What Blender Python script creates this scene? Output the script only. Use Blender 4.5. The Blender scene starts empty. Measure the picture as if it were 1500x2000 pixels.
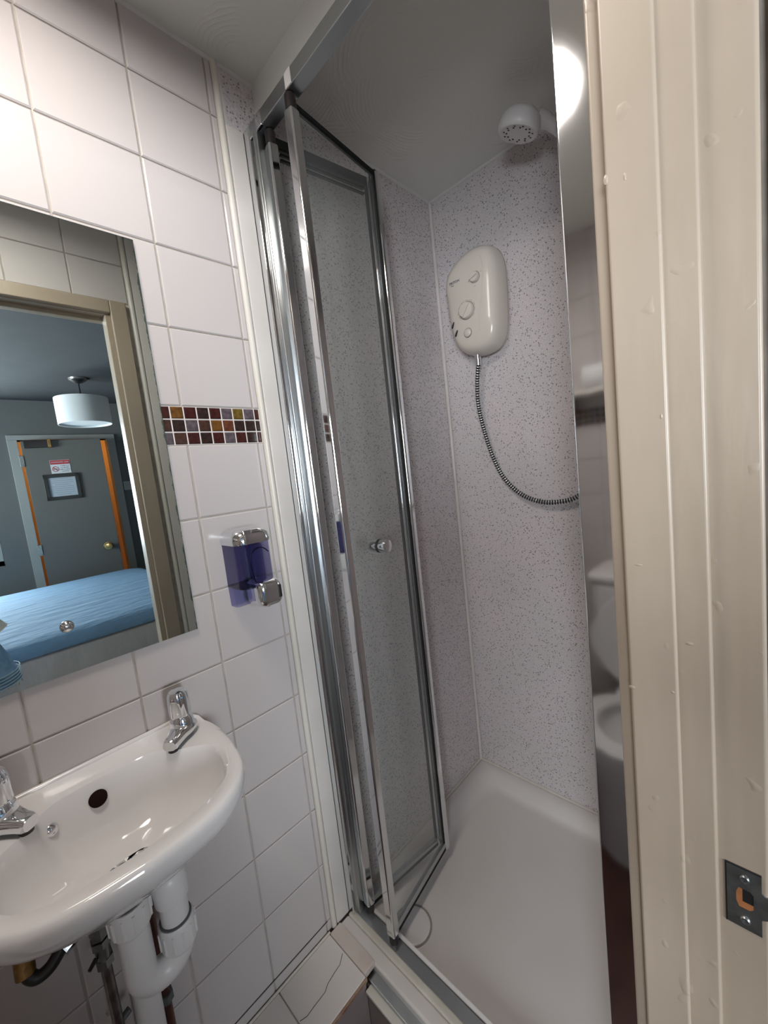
import bpy, bmesh, math, random
from mathutils import Vector, Matrix
C = bpy.context.scene.collection
PI = math.pi
random.seed(7)

# ------------------------------------------------------------------ camera, world, lights, exposure
cam_d = bpy.data.cameras.new('camera'); cam = bpy.data.objects.new('camera', cam_d); C.objects.link(cam)
R = ((0.68968514, -0.71549157, -0.11138319), (-0.15172719, 0.00761209, -0.9883931), (0.70803479, 0.69857989, -0.10330958))
cam.matrix_world = Matrix(((R[0][0], -R[1][0], -R[2][0], 0), (R[0][1], -R[1][1], -R[2][1], 0), (R[0][2], -R[1][2], -R[2][2], 0), (0, 0, 0, 1)))
cam_d.sensor_fit = 'VERTICAL'; cam_d.sensor_height = 24.0; cam_d.lens = 776.393 / 2000 * 24.0
cam_d.clip_start = 0.004; cam_d.clip_end = 60
bpy.context.scene.camera = cam
w = bpy.data.worlds.new('world'); bpy.context.scene.world = w; w.use_nodes = True
bg = w.node_tree.nodes['Background']; bg.inputs[0].default_value = (0.45, 0.68, 1.0, 1); bg.inputs[1].default_value = 1.0

def area(name, loc, rot, sx, sy, power, col):
    l = bpy.data.lights.new(name, 'AREA'); l.shape = 'RECTANGLE'; l.size = sx; l.size_y = sy
    l.energy = power; l.color = col
    o = bpy.data.objects.new(name, l); C.objects.link(o); o.location = loc; o.rotation_euler = rot
    return o
# fill light behind an added far-wall window, to brighten the basin wall
area('added_window_fill', (-0.62, -2.90, 0.12), (PI / 2, 0, 0), 1.45, 1.05, 116.0, (0.90, 0.95, 1.0))
area('side_window_daylight', (-2.42, -1.35, 0.10), (0, -PI / 2, 0), 1.15, 1.5, 148.0, (0.90, 0.95, 1.0))
LAMP_E = 28.0          # strength of the bathroom ceiling light's diffuser
HALL_E = 42.0          # corridor lamp seen through the open bedroom door
vs = bpy.context.scene.view_settings
vs.view_transform = 'Standard'; vs.look = 'None'; vs.gamma = 1.0; vs.exposure = 0.2; vs.use_curve_mapping = False
try:
    cy = bpy.context.scene.cycles
    cy.max_bounces = 12; cy.diffuse_bounces = 5; cy.glossy_bounces = 6; cy.transparent_max_bounces = 16; cy.transmission_bounces = 8
    cy.sample_clamp_indirect = 6.0; cy.use_denoising = True; cy.caustics_reflective = False; cy.caustics_refractive = False
except Exception:
    pass

# ------------------------------------------------------------------ constants (metres, camera at the origin, x along the basin wall, y into it)
T, E, D, XW = 0.832, 1.23, 0.09, -0.80          # basin wall, shower end wall, door wall, toilet end wall
CEIL, FLOOR, LEDGE = 0.886, -1.36, -1.165
JX = 0.40                                       # face of the right door jamb
BY, BXL, BXR, BCEIL = -2.75, -2.3, 1.12, 0.90   # bedroom: far wall, window wall, right wall, ceiling

# ------------------------------------------------------------------ materials
def mat(name, col, rough=0.5, metal=0.0, spec=0.5, coat=0.0):
    m = bpy.data.materials.new(name); m.use_nodes = True
    b = m.node_tree.nodes['Principled BSDF']
    b.inputs['Base Color'].default_value = (*col, 1); b.inputs['Roughness'].default_value = rough
    b.inputs['Metallic'].default_value = metal; b.inputs['Specular IOR Level'].default_value = spec
    b.inputs['Coat Weight'].default_value = coat
    return m
def nn(m, t, **kw):
    n = m.node_tree.nodes.new(t)
    for k, v in kw.items(): setattr(n, k, v)
    return n
def lk(m, a, b): m.node_tree.links.new(a, b)
def bsdf(m): return m.node_tree.nodes['Principled BSDF']
def coords(m, scale=(1, 1, 1)):
    tc = nn(m, 'ShaderNodeNewGeometry'); mp = nn(m, 'ShaderNodeMapping'); mp.inputs['Scale'].default_value = scale
    lk(m, tc.outputs['Position'], mp.inputs['Vector']); return mp.outputs['Vector']
def noise(m, vec, scale, detail=4, rough=0.5):
    n = nn(m, 'ShaderNodeTexNoise'); n.inputs['Scale'].default_value = scale; n.inputs['Detail'].default_value = detail
    n.inputs['Roughness'].default_value = rough; lk(m, vec, n.inputs['Vector']); return n.outputs['Fac']
def ramp(m, fac, stops):
    r = nn(m, 'ShaderNodeValToRGB'); e = r.color_ramp.elements
    while len(e) < len(stops): e.new(0.5)
    for i, (p, c) in enumerate(stops):
        e[i].position = p; e[i].color = (*c, 1) if len(c) == 3 else c
    lk(m, fac, r.inputs['Fac']); return r.outputs['Color']
def math_(m, op, a, b=None):
    n = nn(m, 'ShaderNodeMath', operation=op)
    for i, v in enumerate((a, b)):
        if v is None: continue
        if isinstance(v, (int, float)): n.inputs[i].default_value = v
        else: lk(m, v, n.inputs[i])
    return n.outputs[0]
def bump(m, h, strength=0.3, dist=0.002):
    b = nn(m, 'ShaderNodeBump'); b.inputs['Strength'].default_value = strength; b.inputs['Distance'].default_value = dist
    lk(m, h, b.inputs['Height']); lk(m, b.outputs['Normal'], bsdf(m).inputs['Normal'])
def mottled(name, c1, c2, scale, rough=0.5, bs=0.0, bscale=None, metal=0.0, stretch=(1, 1, 1), bd=0.002, spec=0.5):
    m = mat(name, c1, rough, metal, spec); v = coords(m, stretch)
    lk(m, ramp(m, noise(m, v, scale), [(0.35, c1), (0.65, c2)]), bsdf(m).inputs['Base Color'])
    if bs: bump(m, noise(m, v, bscale or scale * 3), bs, bd)
    return m
def thin_glass(name, tint, rough=0.0, ior=1.45, grey=0.0, veil=(0.6, 0.63, 0.62)):
    m = bpy.data.materials.new(name); m.use_nodes = True; nt = m.node_tree; nt.nodes.clear()
    out = nn(m, 'ShaderNodeOutputMaterial'); tr = nn(m, 'ShaderNodeBsdfTransparent'); tr.inputs[0].default_value = (*tint, 1)
    gl = nn(m, 'ShaderNodeBsdfGlossy'); gl.inputs['Roughness'].default_value = rough
    fr = nn(m, 'ShaderNodeFresnel'); fr.inputs['IOR'].default_value = ior
    geo = nn(m, 'ShaderNodeNewGeometry'); ff = math_(m, 'MULTIPLY', fr.outputs[0], math_(m, 'SUBTRACT', 1.0, geo.outputs['Backfacing']))
    mx = nn(m, 'ShaderNodeMixShader'); lk(m, ff, mx.inputs[0]); lk(m, tr.outputs[0], mx.inputs[1]); lk(m, gl.outputs[0], mx.inputs[2])
    last = mx.outputs[0]
    if grey:                                                   # grey diffuse veil mixed evenly over the glass
        df = nn(m, 'ShaderNodeBsdfDiffuse'); df.inputs[0].default_value = (*veil, 1)
        m2 = nn(m, 'ShaderNodeMixShader'); m2.inputs[0].default_value = grey
        lk(m, last, m2.inputs[1]); lk(m, df.outputs[0], m2.inputs[2]); last = m2.outputs[0]
    lk(m, last, out.inputs[0]); return m
def emit(name, col, s):
    m = bpy.data.materials.new(name); m.use_nodes = True; nt = m.node_tree; nt.nodes.clear()
    out = nn(m, 'ShaderNodeOutputMaterial'); e = nn(m, 'ShaderNodeEmission'); e.inputs[0].default_value = (*col, 1); e.inputs[1].default_value = s
    lk(m, e.outputs[0], out.inputs[0]); return m

M = {}
M['tile'] = mat('white_ceramic', (0.55, 0.515, 0.508), 0.14, spec=0.5)
v = coords(M['tile']); bump(M['tile'], noise(M['tile'], v, 14, 2), 0.12, 0.003)
M['grout'] = mottled('grout', (0.52, 0.47, 0.41), (0.40, 0.36, 0.31), 30, 0.9)
M['mosaic_grout'] = mat('mosaic_grout', (0.72, 0.68, 0.65), 0.8)
for n_, c_ in dict(maroon=(0.060, 0.016, 0.014), brown=(0.075, 0.036, 0.027), amber=(0.17, 0.075, 0.018), darkbrown=(0.038, 0.021, 0.018), mauve=(0.125, 0.10, 0.115), olive=(0.16, 0.105, 0.022), rust=(0.15, 0.05, 0.024)).items():
    M['g_' + n_] = mottled('glass_' + n_, c_, tuple(q * 0.55 for q in c_), 130, 0.12)
def artex():
    m = mat('artex_ceiling', (0.74, 0.755, 0.72), 0.55)
    v = coords(m); vo = nn(m, 'ShaderNodeTexVoronoi', feature='F1'); vo.inputs['Scale'].default_value = 4.2; lk(m, v, vo.inputs['Vector'])
    wob = math_(m, 'MULTIPLY', noise(m, v, 5, 4), 26.0)
    ph = math_(m, 'ADD', math_(m, 'MULTIPLY', vo.outputs['Distance'], 85.0), wob)
    arcs = math_(m, 'POWER', math_(m, 'ABSOLUTE', math_(m, 'SINE', ph)), 5.0)
    msk = ramp(m, noise(m, v, 6, 2), [(0.52, (0, 0, 0)), (0.66, (1, 1, 1))])
    h = math_(m, 'ADD', math_(m, 'MULTIPLY', arcs, msk), math_(m, 'MULTIPLY', noise(m, v, 40, 3), 0.4))
    bump(m, h, 0.30, 0.0020); return m
M['ceiling'] = artex()
def speckle():
    m = mat('speckled_panel', (0.5, 0.47, 0.48), 0.28); v = coords(m)
    a = nn(m, 'ShaderNodeTexVoronoi', feature='F1'); a.inputs['Scale'].default_value = 170; lk(m, v, a.inputs['Vector'])
    b = nn(m, 'ShaderNodeTexVoronoi', feature='F1'); b.inputs['Scale'].default_value = 120; lk(m, v, b.inputs['Vector'])
    sepa = nn(m, 'ShaderNodeSeparateColor'); lk(m, a.outputs['Color'], sepa.inputs[0])
    sepb = nn(m, 'ShaderNodeSeparateColor'); lk(m, b.outputs['Color'], sepb.inputs[0])
    base = ramp(m, noise(m, v, 5, 3), [(0.35, (0.645, 0.612, 0.613)), (0.68, (0.70, 0.64, 0.652))])
    fine = noise(m, v, 300, 2)
    def mix(f, c1, c2):
        n = nn(m, 'ShaderNodeMix', data_type='RGBA'); 
        if isinstance(f, (int, float)): n.inputs['Factor'].default_value = f
        else: lk(m, f, n.inputs['Factor'])
        for s, c in (('A', c1), ('B', c2)):
            sk = [q for q in n.inputs if q.name == s and q.type == 'RGBA'][0]
            if isinstance(c, tuple): sk.default_value = (*c, 1)
            else: lk(m, c, sk)
        return [q for q in n.outputs if q.type == 'RGBA'][0]
    f0 = math_(m, 'MULTIPLY', math_(m, 'GREATER_THAN', fine, 0.55), 0.42)
    c = mix(f0, base, (0.36, 0.34, 0.35))
    d1 = math_(m, 'MULTIPLY', math_(m, 'LESS_THAN', a.outputs['Distance'], 0.37), math_(m, 'GREATER_THAN', sepa.outputs[0], 0.66))
    c = mix(math_(m, 'MULTIPLY', d1, 0.78), c, (0.14, 0.13, 0.135))
    d2 = math_(m, 'MULTIPLY', math_(m, 'LESS_THAN', b.outputs['Distance'], 0.26), math_(m, 'GREATER_THAN', sepb.outputs[1], 0.93))
    c = mix(math_(m, 'MULTIPLY', d2, 0.8), c, (0.78, 0.76, 0.77))
    lk(m, c, bsdf(m).inputs['Base Color']); return m
M['panel'] = speckle()
M['upvc'] = mottled('white_upvc', (0.72, 0.69, 0.66), (0.66, 0.63, 0.59), 6, 0.3)
M['bead'] = mottled('yellowed_bead', (0.70, 0.68, 0.64), (0.66, 0.63, 0.55), 3, 0.35)
M['ceil_bead'] = mat('ceiling_sealant', (0.66, 0.66, 0.64), 0.45)
M['filler'] = mat('painted_filler_board', (0.66, 0.67, 0.65), 0.45)
M['chrome'] = mat('chrome', (0.80, 0.82, 0.84), 0.07, 1.0)
M['chrome2'] = mat('polished_aluminium', (0.88, 0.91, 0.94), 0.06, 1.0)
v = coords(M['chrome2'], (1, 1, 0.25)); bump(M['chrome2'], noise(M['chrome2'], v, 22, 2), 0.05, 0.003)
M['satin'] = mat('satin_aluminium', (0.52, 0.55, 0.56), 0.28, 1.0)
M['steel'] = mottled('worn_steel', (0.36, 0.38, 0.38), (0.24, 0.26, 0.26), 60, 0.38, metal=1.0)
M['dull'] = mottled('tarnished_pipe', (0.33, 0.32, 0.32), (0.20, 0.19, 0.19), 40, 0.35, metal=1.0)
M['copper'] = mottled('tarnished_copper', (0.16, 0.07, 0.05), (0.10, 0.06, 0.055), 40, 0.4, metal=0.8)
M['brass'] = mottled('tarnished_brass', (0.40, 0.24, 0.08), (0.22, 0.12, 0.05), 90, 0.4, metal=0.9)
M['gold'] = mat('gold_knob', (0.7, 0.48, 0.2), 0.2, 1.0)
M['hole'] = mat('dark_opening', (0.016, 0.007, 0.006), 0.9, spec=0.1)
M['gasket'] = mat('black_gasket', (0.010, 0.011, 0.011), 0.6, spec=0.2)
M['darkplastic'] = mat('dark_brown_plastic', (0.020, 0.015, 0.015), 0.4)
M['glass'] = thin_glass('shower_glass', (0.972, 0.978, 0.974), grey=0.060)
M['tank'] = thin_glass('smoky_tank', (0.54, 0.53, 0.69), 0.03)
M['tank_back'] = thin_glass('smoky_plate', (0.72, 0.72, 0.88), 0.05, grey=0.10, veil=(0.35, 0.35, 0.55))
M['soap'] = mat('dark_tank_line', (0.012, 0.012, 0.03), 0.3)  # dark colour of the pump outline and tank floor
M['ceramic'] = mat('white_glazed_ceramic', (0.80, 0.79, 0.79), 0.08, spec=0.55, coat=0.3)
M['tray'] = mottled('white_acrylic_tray', (0.72, 0.70, 0.685), (0.68, 0.66, 0.645), 3, 0.32)
M['plastic'] = mat('white_plastic', (0.74, 0.73, 0.73), 0.33)
M['shower_white'] = mat('cream_white_plastic', (0.67, 0.62, 0.555), 0.20)
M['grey_plastic'] = mat('grey_plastic', (0.09, 0.10, 0.10), 0.5)
M['ink'] = mat('navy_ink', (0.02, 0.025, 0.09), 0.5)
M['black'] = mat('black_plastic', (0.012, 0.012, 0.012), 0.4)
M['slot'] = mat('dial_groove', (0.30, 0.28, 0.25), 0.5)
def paint():
    m = mat('cream_gloss_paint', (0.70, 0.62, 0.52), 0.33); v = coords(m, (1, 1, 0.22))
    v2 = coords(m)
    lk(m, ramp(m, noise(m, v2, 7, 4), [(0.3, (0.355, 0.292, 0.226)), (0.7, (0.392, 0.325, 0.257))]), bsdf(m).inputs['Base Color'])
    dents = ramp(m, noise(m, v2, 55, 1), [(0.70, (0, 0, 0)), (0.78, (1, 1, 1))])
    h = math_(m, 'ADD', noise(m, v, 60, 3), math_(m, 'MULTIPLY', dents, 0.8))
    bump(m, h, 0.30, 0.0016); return m
M['paint'] = paint()
M['rawwood'] = mottled('raw_wood', (0.42, 0.16, 0.05), (0.25, 0.09, 0.03), 60, 0.7)
M['floor'] = mottled('dark_red_brown_floor', (0.085, 0.035, 0.026), (0.055, 0.022, 0.017), 9, 0.35)
M['curb_tile'] = mottled('grey_mauve_tile', (0.30, 0.255, 0.25), (0.25, 0.21, 0.205), 8, 0.3)
M['ledge_tile'] = mat('ledge_tile', (0.70, 0.67, 0.64), 0.22)
M['crack'] = mat('crack_line', (0.05, 0.045, 0.04), 0.9)
M['stain'] = mottled('stained_edge', (0.22, 0.11, 0.07), (0.40, 0.30, 0.22), 30, 0.7)
M['silicone'] = mottled('cream_silicone', (0.66, 0.64, 0.58), (0.58, 0.56, 0.49), 12, 0.45)
M['oldtrim'] = mottled('pinkish_plastic', (0.66, 0.60, 0.56), (0.60, 0.52, 0.47), 14, 0.4)
def mirror():
    m = mat('silvered_glass', (0.72, 0.80, 0.79), 0.0, 1.0)
    # desilvered blotches that creep in from the right edge (world x 0.271) and the top edge
    v = coords(m); sp = nn(m, 'ShaderNodeSeparateXYZ'); lk(m, v, sp.inputs[0])
    n1 = noise(m, coords(m, (1, 1, 1)), 26, 5, 0.7)
    ex = math_(m, 'SUBTRACT', 0.2712, sp.outputs['X'])
    ez = math_(m, 'SUBTRACT', 0.4640, sp.outputs['Z'])
    e = math_(m, 'MINIMUM', math_(m, 'MULTIPLY', ex, 0.8), math_(m, 'MULTIPLY', ez, 2.0))
    f = math_(m, 'LESS_THAN', e, math_(m, 'MULTIPLY', math_(m, 'SUBTRACT', n1, 0.38), 0.013))
    n = nn(m, 'ShaderNodeMix', data_type='RGBA'); lk(m, f, n.inputs['Factor'])
    A = [q for q in n.inputs if q.type == 'RGBA']; A[0].default_value = (0.72, 0.80, 0.79, 1); A[1].default_value = (0.24, 0.34, 0.32, 1)
    lk(m, [q for q in n.outputs if q.type == 'RGBA'][0], bsdf(m).inputs['Base Color'])
    lk(m, math_(m, 'MULTIPLY', f, 0.18), bsdf(m).inputs['Roughness']); return m
M['mirror'] = mirror()
M['glass_edge'] = mat('green_glass_edge', (0.04, 0.10, 0.09), 0.15)
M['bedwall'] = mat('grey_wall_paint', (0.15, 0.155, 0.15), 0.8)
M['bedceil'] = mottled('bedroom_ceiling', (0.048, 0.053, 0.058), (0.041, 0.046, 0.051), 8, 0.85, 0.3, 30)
M['bedwall_dark'] = mat('shaded_wall_paint', (0.10, 0.095, 0.09), 0.8)  # wall colour darkened to paint in the shade on the right wall
M['carpet'] = mottled('carpet', (0.12, 0.10, 0.09), (0.08, 0.07, 0.065), 200, 0.95)
M['sheet'] = mat('daylight_blue_sheet', (0.130, 0.235, 0.36), 0.85)  # white bedding; the blue skylight on its top is put into this colour
v = coords(M['sheet'], (1.0, 3.0, 1.0)); bump(M['sheet'], noise(M['sheet'], v, 5, 3), 0.5, 0.03)
M['side_sheet'] = mat('grey_white_sheet', (0.62, 0.61, 0.62), 0.85)  # side of the same bedding, coloured without the blue skylight
v = coords(M['side_sheet'], (2.0, 1.0, 1.0)); bump(M['side_sheet'], noise(M['side_sheet'], v, 5, 3), 0.5, 0.03)
M['doorpaint'] = mat('pale_grey_door', (0.130, 0.126, 0.115), 0.5)
M['frame_white'] = mat('white_door_frame', (0.36, 0.37, 0.35), 0.45)
M['warmwall'] = mat('corridor_wall', (0.85, 0.60, 0.34), 0.8)
M['shade'] = mat('lamp_shade_fabric', (0.78, 0.80, 0.80), 0.85)
M['red'] = mat('red_print', (0.45, 0.03, 0.04), 0.5); M['paper'] = mat('white_paper', (0.62, 0.64, 0.66), 0.6)
M['bluepaper'] = mat('printed_sheet', (0.42, 0.47, 0.52), 0.5); M['greyink'] = mat('grey_ink', (0.22, 0.25, 0.28), 0.7)
M['denim'] = mottled('blue_denim', (0.22, 0.44, 0.74), (0.36, 0.58, 0.84), 28, 0.9, 0.5, 120)
M['fray'] = mat('frayed_threads', (0.55, 0.68, 0.75), 0.95)
M['shirt'] = mat('white_cotton', (0.72, 0.73, 0.74), 0.9)
M['skin'] = mat('skin', (0.50, 0.27, 0.19), 0.5); M['hair'] = mottled('brown_hair', (0.06, 0.035, 0.02), (0.10, 0.06, 0.035), 120, 0.6)
M['eye'] = mat('eye_white', (0.8, 0.8, 0.78), 0.2); M['lip'] = mat('lip', (0.42, 0.16, 0.14), 0.45); M['shoe'] = mat('grey_canvas', (0.25, 0.25, 0.26), 0.8)
M['led'] = emit('lamp_diffuser', (1.0, 0.91, 0.82), LAMP_E); M['hall'] = emit('corridor_bulb', (1.0, 0.55, 0.2), HALL_E)

# ------------------------------------------------------------------ mesh helpers
WLOC = {}
def obj(name, bm, m, parent=None, smooth=40, origin=None, loc=None):
    """link bm (given in world coordinates) as one mesh object"""
    bmesh.ops.recalc_face_normals(bm, faces=bm.faces[:])
    for f in bm.faces: f.smooth = bool(smooth)
    if smooth:
        lim = math.radians(smooth)
        for e in bm.edges:
            e.smooth = len(e.link_faces) == 2 and e.calc_face_angle(3.2) < lim
    if parent is not None: org = WLOC[parent]
    elif origin is not None: org = Vector(origin)
    else:
        xs = [q.co for q in bm.verts]
        org = Vector(((min(q.x for q in xs) + max(q.x for q in xs)) / 2, (min(q.y for q in xs) + max(q.y for q in xs)) / 2, min(q.z for q in xs)))
    for q in bm.verts: q.co -= org
    me = bpy.data.meshes.new(name); bm.to_mesh(me); bm.free()
    if isinstance(m, (list, tuple)):
        for k in m: me.materials.append(k)
    else: me.materials.append(m)
    o = bpy.data.objects.new(name, me); C.objects.link(o)
    if smooth and len(me.polygons) < 3000:
        wn = o.modifiers.new('weighted_normals', 'WEIGHTED_NORMAL'); wn.keep_sharp = True; wn.weight = 90
    if parent is not None: o.parent = parent
    else: o.location = org
    WLOC[o] = org.copy(); return o
def thing(name, label, cat, loc, group=None):
    o = bpy.data.objects.new(name, None); C.objects.link(o); o.location = loc; o.empty_display_size = 0.05
    o['label'] = label; o['category'] = cat; o['kind'] = 'thing'
    if group: o['group'] = group
    WLOC[o] = Vector(loc); return o
def tag(o, label, cat, group=None):
    o['label'] = label; o['category'] = cat; o['kind'] = 'thing'
    if group: o['group'] = group
    return o
def struct(name, bm, m, parent=None, smooth=40, origin=None):
    o = obj(name, bm, m, parent, smooth, origin)
    if parent is None: o['kind'] = 'structure'
    return o
def sgroup(name, loc=(0, 0, 0)):
    o = bpy.data.objects.new(name, None); C.objects.link(o); o.location = loc; o['kind'] = 'structure'; WLOC[o] = Vector(loc); return o
def NB(): return bmesh.new()
def box(bm, lo, hi, bev=0.0, seg=2, mi=0, mtx=None):
    lo, hi = [min(a, b) for a, b in zip(lo, hi)], [max(a, b) for a, b in zip(lo, hi)]
    r = bmesh.ops.create_cube(bm, size=1.0); vs_ = r['verts']
    for q in vs_:
        q.co = Vector([(lo[i] + hi[i]) / 2 + q.co[i] * (hi[i] - lo[i]) for i in range(3)])
    fs = list({f for q in vs_ for f in q.link_faces})
    if bev > 0:
        rr = bmesh.ops.bevel(bm, geom=list({e for f in fs for e in f.edges}), offset=bev, segments=seg, profile=0.5, affect='EDGES')
        fs = [f for f in rr['faces'] if f.is_valid] + [f for f in fs if f.is_valid]
        vs_ = list({q for f in fs for q in f.verts})
        # include every face connected
        st = list(vs_); seen = set(st)
        while st:
            q = st.pop()
            for e in q.link_edges:
                o2 = e.other_vert(q)
                if o2 not in seen: seen.add(o2); st.append(o2)
        vs_ = list(seen); fs = list({f for q in vs_ for f in q.link_faces})
    for f in fs: f.material_index = mi
    if mtx is not None:
        for q in vs_: q.co = mtx @ q.co
    return vs_
def frame_of(d):
    d = d.normalized(); up = Vector((0, 0, 1)) if abs(d.z) < 0.95 else Vector((1, 0, 0))
    a = d.cross(up).normalized(); return a, d.cross(a).normalized()
def tube(bm, pts, rad, seg=12, mi=0, caps=True):
    pts = [Vector(p) for p in pts]; n = len(pts); rings = []; a = None
    for i, p in enumerate(pts):
        d = (pts[min(i + 1, n - 1)] - pts[max(i - 1, 0)])
        if d.length < 1e-9: d = Vector((0, 0, 1))
        d.normalize()
        if a is None: a, b = frame_of(d)
        else:
            a = (a - d * a.dot(d)).normalized(); b = d.cross(a)
        r = rad[i] if isinstance(rad, (list, tuple)) else rad
        rings.append([bm.verts.new(p + (a * math.cos(2 * PI * k / seg) + b * math.sin(2 * PI * k / seg)) * r) for k in range(seg)])
    for i in range(n - 1):
        for k in range(seg):
            f = bm.faces.new((rings[i][k], rings[i][(k + 1) % seg], rings[i + 1][(k + 1) % seg], rings[i + 1][k])); f.material_index = mi
    if caps:
        for rg in (rings[0], rings[-1]):
            f = bm.faces.new(rg); f.material_index = mi
    return rings
def lathe(bm, prof, origin, axis, seg=24, mi=0, sy=1.0, close=True):
    """prof = [(radius, distance along axis)]"""
    o = Vector(origin); ax = Vector(axis).normalized(); a, b = frame_of(ax); rings = []
    for r, h in prof:
        if r < 1e-6: rings.append([bm.verts.new(o + ax * h)])
        else: rings.append([bm.verts.new(o + ax * h + (a * math.cos(2 * PI * k / seg) + b * math.sin(2 * PI * k / seg) * sy) * r) for k in range(seg)])
    for i in range(len(rings) - 1):
        A, B = rings[i], rings[i + 1]
        for k in range(seg):
            k2 = (k + 1) % seg
            vs_ = [A[k % len(A)], A[k2 % len(A)], B[k2 % len(B)], B[k % len(B)]]
            u = []
            for q in vs_:
                if q not in u: u.append(q)
            if len(u) > 2:
                f = bm.faces.new(u); f.material_index = mi
    if close:
        for rg in (rings[0], rings[-1]):
            if len(rg) > 2:
                f = bm.faces.new(rg); f.material_index = mi
def loft(bm, rings, mi=0, cap0=True, cap1=True):
    R_ = [[bm.verts.new(p) for p in rg] for rg in rings]; n = len(R_[0])
    for i in range(len(R_) - 1):
        for k in range(n):
            f = bm.faces.new((R_[i][k], R_[i][(k + 1) % n], R_[i + 1][(k + 1) % n], R_[i + 1][k])); f.material_index = mi
    if cap0: bm.faces.new(R_[0]).material_index = mi
    if cap1: bm.faces.new(R_[-1]).material_index = mi
    return R_
def spline(pts, n=8):
    P = [Vector(p) for p in pts]; P = [P[0] * 2 - P[1]] + P + [P[-1] * 2 - P[-2]]; out = []
    for i in range(1, len(P) - 2):
        for k in range(n):
            t = k / n; p0, p1, p2, p3 = P[i - 1:i + 3]
            out.append(0.5 * ((2 * p1) + (p2 - p0) * t + (2 * p0 - 5 * p1 + 4 * p2 - p3) * t * t + (-p0 + 3 * p1 - 3 * p2 + p3) * t ** 3))
    out.append(P[-2]); return out
def rrect(cx, cy, w, h, r, n=5):
    out = []
    for sx, sy, a0 in ((1, 1, 0), (-1, 1, PI / 2), (-1, -1, PI), (1, -1, 3 * PI / 2)):
        for k in range(n + 1):
            a = a0 + PI / 2 * k / n
            out.append((cx + sx * (w / 2 - r) + r * math.cos(a), cy + sy * (h / 2 - r) + r * math.sin(a)))
    return out
def text_mesh(bm, s, size, mtx, mi=0, depth=0.0002, italic=0.0, align='CENTER'):
    cu = bpy.data.curves.new('lettering', 'FONT'); cu.body = s; cu.size = size; cu.align_x = align; cu.align_y = 'CENTER'; cu.extrude = depth; cu.shear = italic
    cu.resolution_u = 2
    o = bpy.data.objects.new('lettering', cu); C.objects.link(o)
    dg = bpy.context.evaluated_depsgraph_get(); me = bpy.data.meshes.new_from_object(o.evaluated_get(dg))
    bpy.data.objects.remove(o); n0 = len(bm.verts); f0 = len(bm.faces)
    bm.from_mesh(me); bm.verts.ensure_lookup_table(); bm.faces.ensure_lookup_table()
    for q in bm.verts[n0:]: q.co = mtx @ q.co
    for f in bm.faces[f0:]: f.material_index = mi
    bpy.data.meshes.remove(me); bpy.data.curves.remove(cu)

# ------------------------------------------------------------------ room shell
def slab(name, lo, hi, m, origin=(0, 0, 0)):
    b = NB(); box(b, lo, hi); return struct(name, b, m, origin=origin, smooth=0)
wall_left = slab('wall_left', (XW - 0.1, T + 0.0015, FLOOR - 0.1), (E + 0.1, T + 0.1, CEIL + 0.1), M['grout'])
wall_back = slab('wall_back', (E, D - 0.1, FLOOR - 0.1), (E + 0.1, T + 0.0015, CEIL + 0.1), M['panel'])
wall_front = slab('wall_front', (XW - 0.1, D - 0.1, FLOOR - 0.1), (XW - 0.0015, T + 0.0015, CEIL + 0.1), M['grout'])
ceiling = slab('ceiling', (XW - 0.1, D - 0.1, CEIL), (E + 0.1, T + 0.1, CEIL + 0.1), M['ceiling'])
floor = slab('floor', (XW - 0.1, D - 0.1, FLOOR - 0.1), (E, T, FLOOR), M['floor'])
# wall between bathroom and bedroom, with the doorway
DL, LINT = -0.31, 0.606      # doorway left edge, head height
wall_right = sgroup('wall_right')
def wr(lo, hi, m, name='wall_panel'):
    b = NB(); box(b, lo, hi); return struct(name, b, m, parent=wall_right, smooth=0)
wr((JX + 0.025, -0.004, FLOOR), (0.56, D - 0.0015, CEIL), M['grout'])
wr((0.56, -0.004, FLOOR), (E, D - 0.0015, CEIL), M['panel'])
wr((XW, -0.004, FLOOR), (DL - 0.025, D - 0.0015, CEIL), M['grout'])
wr((DL - 0.025, -0.004, LINT + 0.025), (JX + 0.025, D - 0.0015, CEIL), M['grout'])
# shower wall sheets: left wall beyond the tiles, sits proud of the plaster
b = NB(); box(b, (0.482, T - 0.0005, LEDGE - 0.05), (E, T + 0.004, CEIL)); struct('wall_panel', b, M['panel'], parent=wall_left, smooth=0)

# tiles -------------------------------------------------------------
XJ = [0.463 - 0.1526 * k for k in range(9)][::-1]
ZJ = [LEDGE, -1.136, -0.979, -0.8245, -0.6695, -0.516, -0.3615, -0.208, -0.0545, 0.0936, 0.169, 0.3195, 0.472, 0.625, 0.774, CEIL]
TILE_ME = {}
def tile_mesh(w_, h_, d_=0.006, ch=0.0022, m='tile'):
    k = (round(w_, 4), round(h_, 4), m)
    if k in TILE_ME: return TILE_ME[k]
    b = NB(); g = 0.0013
    x, z = w_ / 2 - g, h_ / 2 - g
    R_ = [[(-x, 0.004, -z), (x, 0.004, -z), (x, 0.004, z), (-x, 0.004, z)],
          [(-x, -d_ + 0.0055, -z), (x, -d_ + 0.0055, -z), (x, -d_ + 0.0055, z), (-x, -d_ + 0.0055, z)],
          [(-x + ch, -0.0022, -z + ch), (x - ch, -0.0022, -z + ch), (x - ch, -0.0022, z - ch), (-x + ch, -0.0022, z - ch)]]
    loft(b, [[Vector(p) for p in rg] for rg in R_], cap0=False)
    bmesh.ops.recalc_face_normals(b, faces=b.faces[:])
    me = bpy.data.meshes.new('tile'); b.to_mesh(me); b.free(); me.materials.append(M[m] if isinstance(m, str) else m)
    TILE_ME[k] = me; return me
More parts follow.
